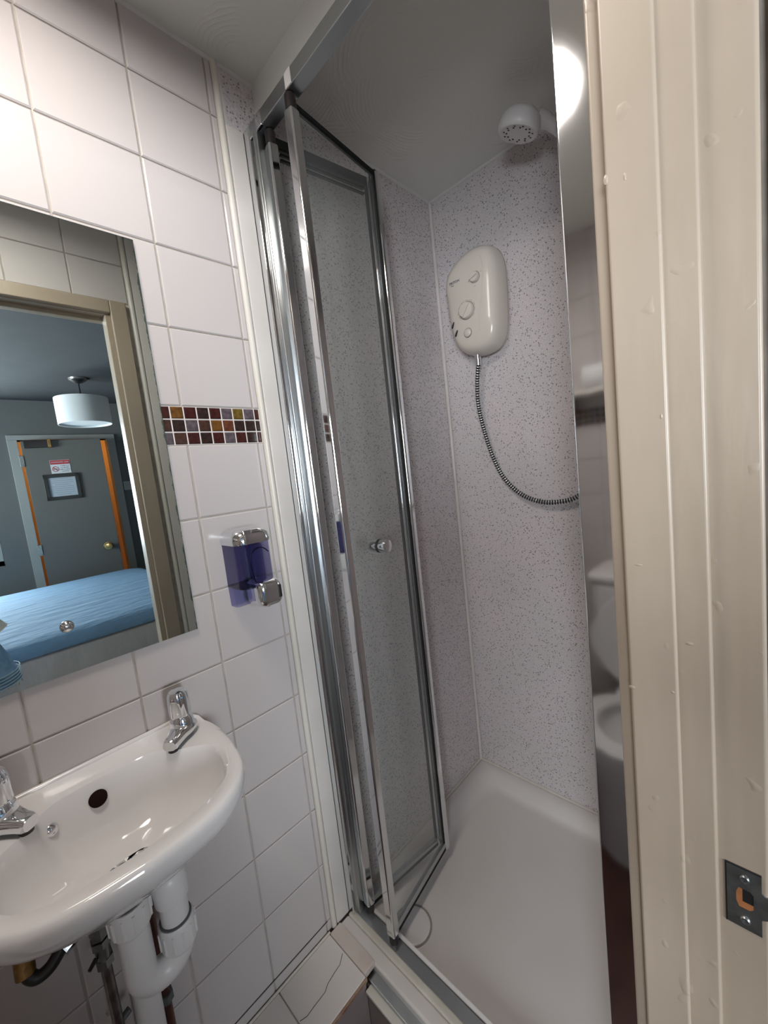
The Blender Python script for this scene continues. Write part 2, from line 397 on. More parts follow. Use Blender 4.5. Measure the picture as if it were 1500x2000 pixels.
def put_tile(parent, me, loc, rz=0.0, jit=0.0012, name='tile'):
    o = bpy.data.objects.new(name, me); C.objects.link(o); o.parent = parent; o.location = Vector(loc) - WLOC[parent]
    o.rotation_euler = (random.uniform(-jit, jit) * 2.2, 0, rz + random.uniform(-jit, jit) * 2.2)
    return o
def clean(a, b_): return round(b_ - a, 4)
for i in range(len(XJ) - 1):
    for j in range(len(ZJ) - 1):
        if j == 9: continue
        put_tile(wall_left, tile_mesh(clean(XJ[i], XJ[i + 1]), clean(ZJ[j], ZJ[j + 1])), ((XJ[i] + XJ[i + 1]) / 2, T, (ZJ[j] + ZJ[j + 1]) / 2))
for j in range(len(ZJ) - 1):
    if j != 9: put_tile(wall_left, tile_mesh(0.0145, clean(ZJ[j], ZJ[j + 1])), (0.4705, T, (ZJ[j] + ZJ[j + 1]) / 2))
# door wall tiles (seen in the mirror): above the door head and beside the frame
for i in range(len(XJ) - 1):
    for j in range(len(ZJ) - 1):
        x0, x1, z0, z1 = XJ[i], XJ[i + 1], ZJ[j], ZJ[j + 1]
        if j in (0, 9): continue
        if x1 > DL - 0.07 and x0 < JX + 0.07:      # doorway columns
            if z1 <= LINT + 0.05: continue
            z0 = max(z0, LINT + 0.046)
            if z1 - z0 < 0.01: continue
        put_tile(wall_right, tile_mesh(clean(x0, x1), clean(z0, z1)), ((x0 + x1) / 2, D, (z0 + z1) / 2), PI)
YJ = [T - 0.1526 * k for k in range(6)]
for i in range(len(YJ) - 1):
    for j in range(1, len(ZJ) - 1):
        if j == 9: continue
        y0, y1 = max(YJ[i + 1], D + 0.002), YJ[i]
        put_tile(wall_front, tile_mesh(clean(y0, y1), clean(ZJ[j], ZJ[j + 1])), (XW, (y0 + y1) / 2, (ZJ[j] + ZJ[j + 1]) / 2), PI / 2)
# mosaic border ------------------------------------------------------
b = NB(); box(b, (XJ[0], T - 0.0006, 0.0936), (0.478, T + 0.002, 0.169)); struct('mosaic_grout', b, M['mosaic_grout'], parent=wall_left, smooth=0)
b = NB(); box(b, (XW - 0.002, D, 0.0936), (XW + 0.0006, T, 0.169)); struct('mosaic_grout', b, M['mosaic_grout'], parent=wall_front, smooth=0)
ROWS = [['maroon', 'mauve', 'olive', 'mauve', 'maroon', 'darkbrown', 'maroon', 'amber', 'maroon', 'brown', 'mauve'],
        ['darkbrown', 'darkbrown', 'darkbrown', 'rust', 'amber', 'brown', 'mauve', 'darkbrown', 'brown', 'maroon', 'darkbrown'],
        ['maroon', 'darkbrown', 'maroon', 'mauve', 'maroon', 'darkbrown', 'maroon', 'brown', 'mauve', 'amber', 'brown']]
ROWS[0][0] = 'maroon'; ROWS[0][1] = 'mauve'
def mos_mesh(c, w_=0.0252):
    return tile_mesh(w_, 0.0252, m='g_' + c)
TILE_M2 = {}
kinds = ['maroon', 'brown', 'amber', 'darkbrown', 'mauve', 'darkbrown', 'rust', 'olive']
x = 0.4765; col = 0
first_w = 0.0125
while x > XJ[0] + 0.02:
    w_ = first_w if col == 0 else 0.0252
    for r in range(3):
        c = ROWS[r][col] if col < len(ROWS[r]) else random.choice(kinds)
        o = put_tile(wall_left, mos_mesh(c, w_), (x - w_ / 2, T - 0.0005, 0.169 - 0.0252 * (r + 0.5) + 0.0003), jit=0.004, name='mosaic_tile')
    x -= w_; col += 1
    if x < 0.22 and x > -0.10: x = -0.13       # behind the mirror nothing is laid
y = T - 0.01
while y > D + 0.02:
    for r in range(3):
        put_tile(wall_front, mos_mesh(random.choice(kinds)), (XW, y - 0.0126, 0.169 - 0.0252 * (r + 0.5)), PI / 2, 0.004, 'mosaic_tile')
    y -= 0.0252

# trims --------------------------------------------------------------
b = NB(); tube(b, [(0.4840, T - 0.0015, LEDGE), (0.4840, T - 0.0015, CEIL)], 0.0075, 14); struct('trim_1', b, M['bead'])
b = NB(); box(b, (0.4915, T - 0.0075, LEDGE), (0.532, T + 0.002, 0.768), 0.003); struct('trim_2', b, M['upvc'])
b = NB(); box(b, (0.4905, T - 0.003, 0.766), (0.4985, T + 0.002, CEIL), 0.001); struct('trim_3', b, M['upvc'])
def bead(name, a, c, r=0.006, m='ceil_bead'):
    b = NB(); tube(b, [a, c], r, 10); struct(name, b, M[m])
bead('trim_4', (XW, T, CEIL), (E, T, CEIL), 0.0065)
bead('trim_5', (E, T, CEIL), (E, D, CEIL), 0.0065)
b = NB(); box(b, (E - 0.011, T - 0.011, LEDGE), (E, T, CEIL - 0.004), 0.004, 3); struct('trim_6', b, M['upvc'])
bead('trim_7', (E, D, CEIL), (E, D, LEDGE), 0.007, 'upvc')
b = NB(); box(b, (0.572, D, 0.790), (0.584, T - 0.001, CEIL)); struct('trim_8', b, M['filler'], smooth=0)     # board closing the gap above the shower rail
b = NB(); tube(b, [(0.4725, D + 0.001, FLOOR), (0.4725, D + 0.001, CEIL)], 0.0085, 12); struct('trim_9', b, M['bead'])

b = NB(); box(b, (0.481, D - 0.002, FLOOR), (0.548, D + 0.0065, CEIL), 0.002); struct('trim_12', b, M['upvc'])
# ledge (boxed pipes) with two cut tiles, and the tray upstand ---------
LX, LY = 0.466, 0.688
b = NB(); box(b, (XW, LY + 0.004, FLOOR), (LX - 0.004, T, LEDGE - 0.006)); ledge = struct('trim_10', b, M['grout'], origin=(0, 0, 0), smooth=0)
lx = LX - 0.001; k = 0
while lx > XW + 0.02:
    x0 = max(lx - 0.150, XW)
    b = NB(); box(b, (x0 + 0.0012, LY, LEDGE - 0.009), (lx - 0.0012, T - 0.008, LEDGE), 0.0015, 1); struct('tile', b, M['ledge_tile'], parent=ledge, smooth=30)
    b = NB(); box(b, (x0 + 0.0012, LY + 0.001, FLOOR), (lx - 0.0012, LY + 0.006, LEDGE - 0.011), 0.001, 1); struct('face_tile', b, M['curb_tile'], parent=ledge, smooth=30)
    if k == 0:      # hairline crack in the end tile, the stained tile edge along the front
        pts = [(0.4582, 0.7659), (0.4395, 0.7533), (0.420, 0.7512), (0.3973, 0.7472), (0.3843, 0.7401), (0.3509, 0.7395), (0.3334, 0.7383), (0.3185, 0.7440)]
        b = NB(); tube(b, [(px, py, LEDGE - 0.0002) for px, py in pts], 0.0008, 5); struct('crack', b, M['crack'], parent=ledge)
    lx = x0; k += 1
b = NB(); box(b, (XW, LY - 0.004, LEDGE - 0.011), (LX - 0.001, LY + 0.0005, LEDGE - 0.001), 0.001, 1); struct('edge_trim', b, M['stain'], parent=ledge)
b = NB(); tube(b, [(XW, T - 0.0012, -1.136), (LX, T - 0.0012, -1.136)], 0.0011, 6); struct('dark_joint', b, M['crack'], parent=ledge)  # thin dark line along the lowest tile joint
b = NB(); tube(b, [(XW, T - 0.006, LEDGE + 0.001), (LX, T - 0.006, LEDGE + 0.001)], 0.0030, 8); struct('sealant', b, M['silicone'], parent=ledge)
b = NB(); tube(b, [(LX, T - 0.006, LEDGE - 0.001), (LX, LY + 0.01, LEDGE - 0.001)], 0.0022, 6); struct('dark_joint', b, M['crack'], parent=ledge)  # dark line where the ledge meets the end board
upstand = sgroup('trim_11')
ux0, ux1 = 0.468, 0.535
b = NB(); box(b, (ux0, D, FLOOR), (ux1 + 0.03, LY + 0.02, LEDGE - 0.034)); struct('upstand_core', b, M['grout'], parent=upstand, smooth=0)
yy = LY
for wy in (0.150, 0.150, 0.150, 0.140):
    b = NB(); box(b, (ux0 - 0.007, yy - wy + 0.0014, FLOOR), (ux0 + 0.001, yy - 0.0014, LEDGE - 0.036), 0.001, 1); struct('face_tile', b, M['curb_tile'], parent=upstand, smooth=30)
    yy -= wy
b = NB(); box(b, (ux0 - 0.012, D, LEDGE - 0.036), (ux0 + 0.012, LY - 0.002, LEDGE - 0.028), 0.002); struct('edge_strip', b, M['silicone'], parent=upstand)
b = NB(); box(b, (ux0 + 0.004, D, LEDGE - 0.034), (0.515, LY + 0.02, LEDGE - 0.020), 0.003); struct('grey_channel', b, M['satin'], parent=upstand)
b = NB(); box(b, (0.494, D, LEDGE - 0.034), (0.527, T - 0.008, LEDGE - 0.002), 0.006, 3); struct('white_strip', b, M['upvc'], parent=upstand)
b = NB(); box(b, (0.526, D, LEDGE - 0.034), (0.545, T - 0.008, LEDGE + 0.000), 0.005, 3); struct('sealant', b, M['silicone'], parent=upstand)
b = NB(); box(b, (LX - 0.002, LY + 0.003, LEDGE - 0.012), (0.498, T - 0.01, LEDGE + 0.004), 0.0025); struct('end_board', b, M['oldtrim'], parent=upstand)

# ------------------------------------------------------------------ door frame (bathroom doorway, right jamb beside the camera)
door_1 = sgroup('door_1')
def dpart(name, lo, hi, m, bev=0.002, seg=2):
    b = NB(); box(b, lo, hi, bev, seg); return struct(name, b, m, parent=door_1)
P = M['paint']
dpart('jamb', (JX, 0.0035, FLOOR), (JX + 0.026, D + 0.004, LINT + 0.026), P, 0.003, 3)
dpart('door_stop', (JX - 0.0090, 0.0355, FLOOR), (JX + 0.004, 0.0620, LINT), P, 0.0022, 3)
dpart('jamb_lining', (JX - 0.0125, 0.0580, FLOOR), (JX + 0.004, D + 0.004, LINT), P, 0.0024, 3)
dpart('architrave', (JX + 0.003, D - 0.002, FLOOR), (JX + 0.050, D + 0.0175, LINT + 0.044), P, 0.003, 3)
dpart('architrave', (JX + 0.006, -0.018, FLOOR), (JX + 0.065, -0.003, LINT + 0.07), P, 0.004, 3)
dpart('jamb', (DL - 0.026, 0.0035, FLOOR), (DL, D + 0.004, LINT + 0.026), P, 0.003, 3)
dpart('door_stop', (DL - 0.004, 0.0355, FLOOR), (DL + 0.012, 0.0590, LINT), P, 0.0022, 3)
dpart('architrave', (DL - 0.048, D - 0.002, FLOOR), (DL - 0.003, D + 0.0155, LINT + 0.044), P, 0.004, 3)
dpart('architrave', (DL - 0.065, -0.018, FLOOR), (DL - 0.006, -0.003, LINT + 0.07), P, 0.004, 3)
dpart('head_jamb', (DL, 0.0035, LINT), (JX, D + 0.004, LINT + 0.026), P, 0.003, 3)
dpart('head_stop', (DL + 0.012, 0.0355, LINT - 0.012), (JX - 0.012, 0.0590, LINT + 0.004), P, 0.0022, 3)
dpart('head_architrave', (DL - 0.003, D - 0.002, LINT + 0.003), (JX + 0.003, D + 0.0155, LINT + 0.044), P, 0.004, 3)
dpart('head_architrave', (DL - 0.006, -0.018, LINT + 0.006), (JX + 0.006, -0.003, LINT + 0.07), P, 0.004, 3)
# chips and dribbles in the paint
b = NB()
for (yy, zz, sy_, sz_) in ((0.0625, 0.018, .0010, .003), (0.092, -0.22, .003, .002), (0.083, -0.105, .004, .0015), (0.050, -0.17, .004, .002), (0.062, -0.215, .002, .0015), (0.093, 0.21, .002, .004), (0.08, 0.205, .0015, .004)):
    lathe(b, [(0.0, 0.0006), (0.5, 0.0004), (1.0, -0.0003)], (0, 0, 0), (-1, 0, 0), 8)
    b.verts.ensure_lookup_table()
    for q in b.verts[-17:]: q.co = Vector((JX - (0.0125 if yy > 0.058 else 0.009) + q.co.x * 0.7, yy + q.co.y * sy_, zz + q.co.z * sz_))
o = struct('paint_blemishes', b, P, parent=door_1); o['kind'] = 'stuff'
# strike plate with lip, latch hole and two screws
def poly_plate(bm, outer, hole, x0, th, mi=0):
    """plate in the y-z plane facing -x, with a rectangular hole"""
    n = len(outer); hy0, hy1, hz0, hz1 = hole
    cy_, cz_ = (hy0 + hy1) / 2, (hz0 + hz1) / 2
    O0 = [bm.verts.new((x0, y_, z_)) for y_, z_ in outer]; O1 = [bm.verts.new((x0 + th, y_, z_)) for y_, z_ in outer]
    def rect_hit(y_, z_):
        dy, dz = y_ - cy_, z_ - cz_; t = min((hy1 - cy_) / abs(dy) if abs(dy) > 1e-9 else 1e9, (hz1 - cz_) / abs(dz) if abs(dz) > 1e-9 else 1e9)
        return cy_ + dy * t, cz_ + dz * t
    I0 = []; I1 = []
    for y_, z_ in outer:
        a_, c_ = rect_hit(y_, z_); I0.append(bm.verts.new((x0, a_, c_))); I1.append(bm.verts.new((x0 + th, a_, c_)))
    for i in range(n):
        j = (i + 1) % n
        for q in ((O0[i], O0[j], I0[j], I0[i]), (O1[j], O1[i], I1[i], I1[j]), (O0[j], O0[i], O1[i], O1[j]), (I0[i], I0[j], I1[j], I1[i])):
            f = bm.faces.new(q); f.material_index = mi
b = NB()
y1, y0, zt, zb = 0.0305, 0.0085, -0.3650, -0.4210
hole = (0.0135, 0.0245, -0.4015, -0.3835)
outer = [(y1, zt), (0.0245, zt), (0.0135, zt), (y0, zt), (y0, -0.3800), (0.003, -0.3835), (0.003, -0.4015), (y0, -0.4050), (y0, zb), (0.0135, zb), (0.0245, zb), (y1, zb), (y1, -0.4015), (y1, -0.3835)]
poly_plate(b, outer, hole, JX - 0.0012, 0.0016)
# lip curling round the jamb edge
rings = []
for yy, xx in ((0.004, JX - 0.0012), (0.0, JX - 0.0006), (-0.003, JX + 0.002), (-0.0045, JX + 0.006)):
    rings.append([Vector((xx, yy, -0.3835)), Vector((xx, yy, -0.4015)), Vector((xx + 0.0013, yy + 0.0006, -0.4015)), Vector((xx + 0.0013, yy + 0.0006, -0.3835))])
loft(b, rings)
sp = struct('strike_plate', b, M['steel'], parent=door_1)
for zz in (-0.3735, -0.4125):
    b = NB(); lathe(b, [(0, 0.0008), (0.0012, 0.0008), (0.0013, 0.0018), (0.0028, 0.0020), (0.0034, 0.0012), (0.0035, 0)], (JX - 0.0008, 0.019, zz), (-1, 0, 0), 16); struct('screw', b, M['steel'], parent=sp)
b = NB(); hy0, hy1, hz0, hz1 = hole
for lo, hi in (((JX - 0.0010, hy1 - 0.004, hz0), (JX + 0.001, hy1, hz1)),):
    box(b, lo, hi)
box(b, (JX - 0.0011, hy0, hz0), (JX - 0.0004, hy1, hz0 + 0.006))
struct('latch_hole_wood', b, M['rawwood'], parent=sp, smooth=0)
b = NB(); box(b, (JX - 0.0009, hy0, hz0), (JX - 0.0001, hy1, hz1)); struct('latch_hole', b, M['black'], parent=sp, smooth=0)
b = NB()
tube(b, [(JX - 0.0004, y1 + 0.0006, zt + 0.0006), (JX - 0.0004, y1 + 0.0006, zb - 0.0006)], 0.0006, 5); tube(b, [(JX - 0.0004, y1 + 0.0006, zt + 0.0006), (JX - 0.0004, y0, zt + 0.0006)], 0.0006, 5)
struct('recess_shadow_gap', b, M['black'], parent=sp)

# ------------------------------------------------------------------ bathroom ceiling light (above and left of the frame)
LC = (0.01, 0.465)
lamp = thing('ceiling_light', 'round flush white ceiling light over the bathroom floor', 'light', (LC[0], LC[1], CEIL))
b = NB(); lathe(b, [(0.168, 0), (0.170, 0.022), (0.164, 0.030), (0.152, 0.030), (0.150, 0.010)], (LC[0], LC[1], CEIL), (0, 0, -1), 48, close=False); obj('rim', b, M['plastic'], lamp)
b = NB(); lathe(b, [(0.1505, 0.012), (0.138, 0.018), (0.07, 0.0215), (0, 0.022)], (LC[0], LC[1], CEIL), (0, 0, -1), 48, close=False); obj('diffuser', b, M['led'], lamp)

# ------------------------------------------------------------------ mirror
MX0, MX1, MZ0, MZ1, MY = -0.115, 0.271, -0.272, 0.464, 0.8245
mir = thing('mirror', 'frameless wall mirror with a worn right edge above the basin', 'mirror', ((MX0 + MX1) / 2, T, MZ0))
b = NB(); box(b, (MX0, MY, MZ0), (MX1, MY + 0.004, MZ1), 0.0005, 1)
for f in b.faces: f.material_index = 0 if f.calc_center_median().y < MY + 0.0004 else 1
obj('glass', b, [M['mirror'], M['glass_edge']], mir, smooth=0)
for xx in (0.074,):
    for zz in (-0.194, 0.386):
        b = NB(); lathe(b, [(0.0095, 0), (0.0095, 0.002), (0.0075, 0.0055), (0.004, 0.0075), (0, 0.008)], (xx, MY, zz), (0, -1, 0), 24); obj('screw_cap', b, M['chrome'], mir)
for zz in (-0.194, 0.386):
    b = NB(); box(b, (0.05, MY + 0.004, zz - 0.02), (0.1, T - 0.0022, zz + 0.02)); obj('backing_pad', b, M['black'], mir, smooth=0)

# ------------------------------------------------------------------ basin
XC, ZR = 0.081, -0.441
def basin_outlines():
    half = [(0.0, 0.545), (0.068, 0.552), (0.112, 0.567), (0.146, 0.597), (0.164, 0.635), (0.1745, 0.700), (0.176, 0.745), (0.172, 0.790), (0.160, 0.822), (0.150, 0.832)]
    inner = [(0.0, 0.576), (0.066, 0.583), (0.104, 0.597), (0.128, 0.618), (0.143, 0.655), (0.147, 0.690), (0.139, 0.718), (0.118, 0.738), (0.098, 0.752), (0.084, 0.772), (0.060, 0.786), (0.0, 0.790)]
    def full(h): 
        s = spline([(a, c, 0) for a, c in h], 6); pts = [(p.x, p.y) for p in s]
        return pts
    return full(half), full(inner)
OUT, INN = basin_outlines()
NS = 96
def ray_out(poly, ang, cy_):
    dx, dy = math.cos(ang), math.sin(ang); best = None
    full = [(p[0], p[1]) for p in poly] + [(-p[0], p[1]) for p in poly[::-1]]
    for i in range(len(full)):
        (x1, y1_), (x2, y2_) = full[i], full[(i + 1) % len(full)]
        ex, ey = x2 - x1, y2_ - y1_; den = dx * ey - dy * ex
        if abs(den) < 1e-12: continue
        t = (x1 * ey - (y1_ - cy_) * ex) / den; s = (x1 * dy - (y1_ - cy_) * dx) / den
        if t > 0 and -1e-6 <= s <= 1 + 1e-6: best = t if best is None else max(best, t)
    return best or 0.1
CYB = 0.69
# bias angles so the back corners get a vertex
angs = [2 * PI * k / NS for k in range(NS)]
ro = [ray_out(OUT, a, CYB) for a in angs]; ri = [ray_out(INN, a, CYB) for a in angs]
def ringb(rad, z, back=None, sc=1.0, lift=0.0):
    out = []
    for a, r in zip(angs, rad):
        x_, y_ = math.cos(a) * r * sc, CYB + math.sin(a) * r * sc
        if back: # keep against the wall
            y_ = back + (y_ - back) * 1.0
        zz = z(x_, y_) if callable(z) else z
        out.append(Vector((XC + x_, min(y_, T - 0.002), zz)))
    return out
def wall_scaled(sc, z):
    return [Vector((XC + math.cos(a) * r * sc, min(T - 0.002, T - 0.002 + (CYB + math.sin(a) * r - (T - 0.002)) * sc), z)) for a, r in zip(angs, ro)]
def zrim(x_, y_):    # deck rises in a lip against the wall and at the two back corners
    t = max(0.0, min(1.0, (y_ - 0.800) / 0.018)); return ZR + 0.010 * t * t * (3 - 2 * t)
mid = [r_o * 0.35 + r_i * 0.65 for r_o, r_i in zip(ro, ri)]
mid2 = [r_o * 0.75 + r_i * 0.25 for r_o, r_i in zip(ro, ri)]
rings = [wall_scaled(0.30, -0.580), wall_scaled(0.44, -0.577), wall_scaled(0.59, -0.566), wall_scaled(0.74, -0.543), wall_scaled(0.88, -0.508), wall_scaled(0.965, -0.484), wall_scaled(0.993, -0.473),
         ringb(ro, -0.463), ringb(ro, lambda x_, y_: zrim(x_, y_) - 0.012), ringb(ro, lambda x_, y_: zrim(x_, y_) - 0.004, sc=0.987), ringb(mid2, zrim), ringb(mid, lambda x_, y_: zrim(x_, y_) * 1.0 - 0.0008),
         ringb(ri, ZR - 0.0035), ringb(ri, ZR - 0.012, sc=0.975), ringb(ri, ZR - 0.040, sc=0.945), ringb(ri, ZR - 0.070, sc=0.88), ringb(ri, ZR - 0.092, sc=0.74), ringb(ri, ZR - 0.103, sc=0.52), ringb(ri, ZR - 0.108, sc=0.3)]
DR = (0.072 - XC, 0.715)
for s_, z_ in ((0.034, ZR - 0.1095), (0.024, ZR - 0.112), (0.020, ZR - 0.125)):
    rings.append([Vector((0.072 + math.cos(a) * s_, 0.712 + math.sin(a) * s_, z_)) for a in angs])
basin = thing('wash_basin', 'small white ceramic wall basin below the mirror', 'basin', (XC, T, ZR))
b = NB(); loft(b, rings, cap0=True, cap1=True); obj('bowl', b, M['ceramic'], basin, smooth=50)
b = NB(); box(b, (XC - 0.148, T - 0.012, ZR - 0.01), (XC + 0.148, T - 0.0025, ZR + 0.0145), 0.004, 3); obj('back_lip', b, M['ceramic'], basin)
# overflow opening, chain stay, waste
ov = Vector((0.066, 0.7815, ZR - 0.031))
b = NB(); lathe(b, [(0, 0.0025), (0.0095, 0.0025), (0.0125, 0.0008), (0.013, -0.004)], ov, (0.0, -0.96, 0.27), 28, close=False); obj('overflow_hole', b, M['hole'], basin)
b = NB(); lathe(b, [(0.0095, -0.004), (0.0095, 0.001), (0.0075, 0.0035), (0.003, 0.0045), (0, 0.0046)], (0.005, 0.7725, ZR - 0.034), (0.25, -0.93, 0.27), 20); obj('chain_stay', b, M['chrome'], basin)
b = NB(); lathe(b, [(0.012, -0.006), (0.015, 0.000), (0.024, 0.0018), (0.0305, 0.0012), (0.032, -0.002)], (0.072, 0.712, ZR - 0.1105), (0, 0, 1), 36, close=False); obj('waste_ring', b, M['chrome'], basin)
b = NB(); lathe(b, [(0, 0.0), (0.016, 0.0)], (0.072, 0.712, ZR - 0.1150), (0, 0, 1), 20, close=False); obj('waste_hole', b, M['black'], basin)

# pillar taps
def tap(x_, y_, yaw, label):
    z_ = ZR + 0.0015
    t = thing('tap', label, 'tap', (x_, y_, z_), 'chrome pillar taps on the basin')
    mt = Matrix.Translation((x_, y_, z_)) @ Matrix.Rotation(yaw, 4, 'Z')
    b = NB()
    # body: rings swept along +x (spout direction), an oval foot running out into a short spout
    secs = [(-0.022, 0.010, 0.012, 0.004), (-0.018, 0.018, 0.020, 0.002), (-0.006, 0.0215, 0.026, 0.0), (0.008, 0.0205, 0.0255, 0.0), (0.020, 0.0165, 0.023, 0.000), (0.032, 0.0140, 0.0200, -0.001), (0.041, 0.0130, 0.019, -0.002), (0.046, 0.0110, 0.0165, 0.000)]
    rg = []
    for sx, hw, top, bot in secs:
        pr = []
        for k in range(20):
            a = 2 * PI * k / 20; c_, s_ = math.cos(a), math.sin(a)
            pr.append(mt @ Vector((sx, hw * math.copysign(abs(c_) ** 0.7, c_), (top + bot) / 2 + (top - bot) / 2 * math.copysign(abs(s_) ** 0.7, s_))))
        rg.append(pr)
    loft(b, rg); obj('body', b, M['chrome'], t)
    b = NB(); lathe(b, [(0.0205, 0.018), (0.0195, 0.030), (0.0165, 0.036), (0.0150, 0.040)], mt @ Vector((0, 0, 0)), (0, 0, 1), 28); obj('collar', b, M['chrome'], t)
    b = NB(); prof = [(0.0150, 0.036), (0.0185, 0.042), (0.0182, 0.066), (0.0172, 0.078), (0.0140, 0.0845), (0.007, 0.0865), (0, 0.087)]
    o0 = mt @ Vector((0, 0, 0)); seg = 40; R_ = []
    for r, h in prof:
        if r == 0: R_.append([b.verts.new(o0 + Vector((0, 0, h)))]); continue
        R_.append([b.verts.new(o0 + Vector((math.cos(2 * PI * k / seg) * r * (1 - 0.075 * (0.5 + 0.5 * math.cos(8 * 2 * PI * k / seg))), math.sin(2 * PI * k / seg) * r * (1 - 0.075 * (0.5 + 0.5 * math.cos(8 * 2 * PI * k / seg))), h))) for k in range(seg)])
    for i in range(len(R_) - 1):
        for k in range(seg):
            A_, B_ = R_[i], R_[i + 1]
            if len(B_) == 1: b.faces.new((A_[k], A_[(k + 1) % seg], B_[0]))
            else: b.faces.new((A_[k], A_[(k + 1) % seg], B_[(k + 1) % seg], B_[k]))
    obj('handle', b, M['chrome'], t)
    b = NB(); lathe(b, [(0, 0), (0.0085, 0), (0.0085, 0.008), (0.006, 0.009)], mt @ Vector((0.036, 0, 0.002)), (0, 0, -1), 16, close=False); obj('outlet', b, M['darkplastic'], t)
    return t
tap(0.2030, 0.780, math.radians(222), 'chrome pillar tap on the basin corner nearest the shower')
tap(-0.0410, 0.780, math.radians(308), 'chrome pillar tap at the basin corner cut by the picture edge')

# basin waste trap and pipes -------------------------------------------
trap = thing('waste_trap', 'white plastic bottle-bend waste trap hanging under the basin', 'pipe', (0.072, 0.712, -0.77))
PL = M['plastic']
def arc(c, r, a0, a1, ax1, ax2, n=10):
    return [Vector(c) + (Vector(ax1) * math.cos(a0 + (a1 - a0) * k / n) + Vector(ax2) * math.sin(a0 + (a1 - a0) * k / n)) * r for k in range(n + 1)]
xl, xr_, yt = 0.068, 0.1235, 0.695
b = NB(); tube(b, [(xl, yt, -0.596), (xl, yt, -0.626)], 0.0242, 24); obj('inlet_seal', b, M['grey_plastic'], trap)
b = NB(); tube(b, [(xl, yt, -0.612), (xl, yt, -0.618), (xl, yt, -0.650), (xl, yt, -0.656)], [0.0265, 0.0285, 0.0275, 0.0245], 24)
for k in range(12):
    a = 2 * PI * k / 12; tube(b, [(xl + math.cos(a) * 0.028, yt + math.sin(a) * 0.028, -0.618), (xl + math.cos(a) * 0.0272, yt + math.sin(a) * 0.0272, -0.648)], 0.0022, 6)
obj('inlet_nut', b, PL, trap)
r_ = (xr_ - xl) / 2
pts = [Vector((xl, yt, -0.652)), Vector((xl, yt, -0.69))] + arc(((xl + xr_) / 2, yt, -0.735), r_, PI, 2 * PI, (1, 0, 0), (0, 0, 1), 14) + [Vector((xr_, yt, -0.712))]
b = NB(); tube(b, pts, 0.0215, 24); obj('u_bend', b, PL, trap)
b = NB(); tube(b, [(xr_, yt, -0.742), (xr_, yt, -0.735), (xr_, yt, -0.700), (xr_, yt, -0.695)], [0.0225, 0.0262, 0.0268, 0.0245], 24)
for k in range(12):
    a = 2 * PI * k / 12; tube(b, [(xr_ + math.cos(a) * 0.0262, yt + math.sin(a) * 0.0262, -0.732), (xr_ + math.cos(a) * 0.0264, yt + math.sin(a) * 0.0264, -0.703)], 0.002, 6)
obj('bend_nut', b, PL, trap)
b = NB(); tube(b, [(xr_, yt, -0.6950), (xr_, yt, -0.6925)], 0.0235, 24); obj('seal_ring', b, M['grey_plastic'], trap)
top = spline([(xr_, yt, -0.712), (xr_, yt, -0.640), (xr_ - 0.001, yt + 0.006, -0.612), (xr_ - 0.006, yt + 0.028, -0.594), (xr_ - 0.018, yt + 0.055, -0.596), (xr_ - 0.030, yt + 0.072, -0.618), (0.085, 0.782, -0.66), (0.080, 0.784, -0.70)], 6)
b = NB(); tube(b, top, 0.0205, 24); obj('over_bend', b, PL, trap)
b = NB(); i0 = 4; tube(b, [top[i0], top[i0] * 0.7 + top[i0 + 1] * 0.3, top[i0 + 3], top[i0 + 5], top[i0 + 6]], [0.0210, 0.0245, 0.0258, 0.0252, 0.0220], 24); obj('bend_collar', b, PL, trap)
b = NB(); tube(b, [(0.080, 0.784, -0.66), (0.078, 0.785, -0.80), (0.076, 0.786, LEDGE - 0.020)], 0.0205, 24); obj('down_pipe', b, PL, trap)
b = NB(); tube(b, [(0.080, 0.784, -0.690), (0.080, 0.784, -0.725)], 0.0255, 24); obj('down_nut', b, PL, trap)
b = NB(); tube(b, [(0.134, 0.735, -0.592), (0.141, 0.735, -0.606)], [0.009, 0.006], 10); obj('vent_plug', b, M['black'], trap)
b = NB(); tube(b, [(xl + 0.002, yt + 0.008, -0.592), (xl, yt, -0.625)], 0.018, 16); obj('tail_piece', b, M['grey_plastic'], trap)
trap.location.z += 0.020

cold = thing('supply_pipe', 'dull metal water pipe with isolating valve, left of the waste trap', 'pipe', (0.033, 0.782, LEDGE))
px_, py_ = 0.034, 0.780
b = NB(); tube(b, [(px_, py_, -0.735), (px_ + 0.003, py_, LEDGE)], 0.0075, 16); obj('riser', b, M['dull'], cold)
b = NB()
tube(b, [(px_, py_, -0.664), (px_, py_, -0.676), (px_, py_, -0.678), (px_, py_, -0.690)], [0.015, 0.015, 0.0125, 0.0125], 6)
tube(b, [(px_, py_, -0.692), (px_, py_, -0.704)], 0.0145, 6); tube(b, [(px_, py_, -0.70), (px_, py_, -0.728)], 0.0105, 16); tube(b, [(px_, py_, -0.726), (px_, py_, -0.740)], 0.013, 6)
obj('isolating_valve', b, M['steel'], cold)
b = NB(); tube(b, [(px_ - 0.010, py_ - 0.006, -0.716), (px_ - 0.021, py_ - 0.014, -0.720)], [0.0035, 0.0028], 8); tube(b, [(px_ + 0.010, py_, -0.708), (px_ + 0.020, py_ + 0.002, -0.700)], 0.0035, 8); obj('valve_screw', b, M['darkplastic'], cold)
hz = spline([(px_, py_, -0.668), (px_ - 0.004, py_ - 0.004, -0.645), (px_ - 0.020, py_ - 0.012, -0.634), (-0.005, 0.752, -0.636)], 5)
b = NB(); tube(b, hz, 0.0105, 16); obj('elbow', b, M['steel'], cold)
b = NB(); tube(b, [(0.004, 0.755, -0.634), (-0.012, 0.748, -0.638)], 0.014, 6); obj('coupling_nut', b, M['chrome'], cold)
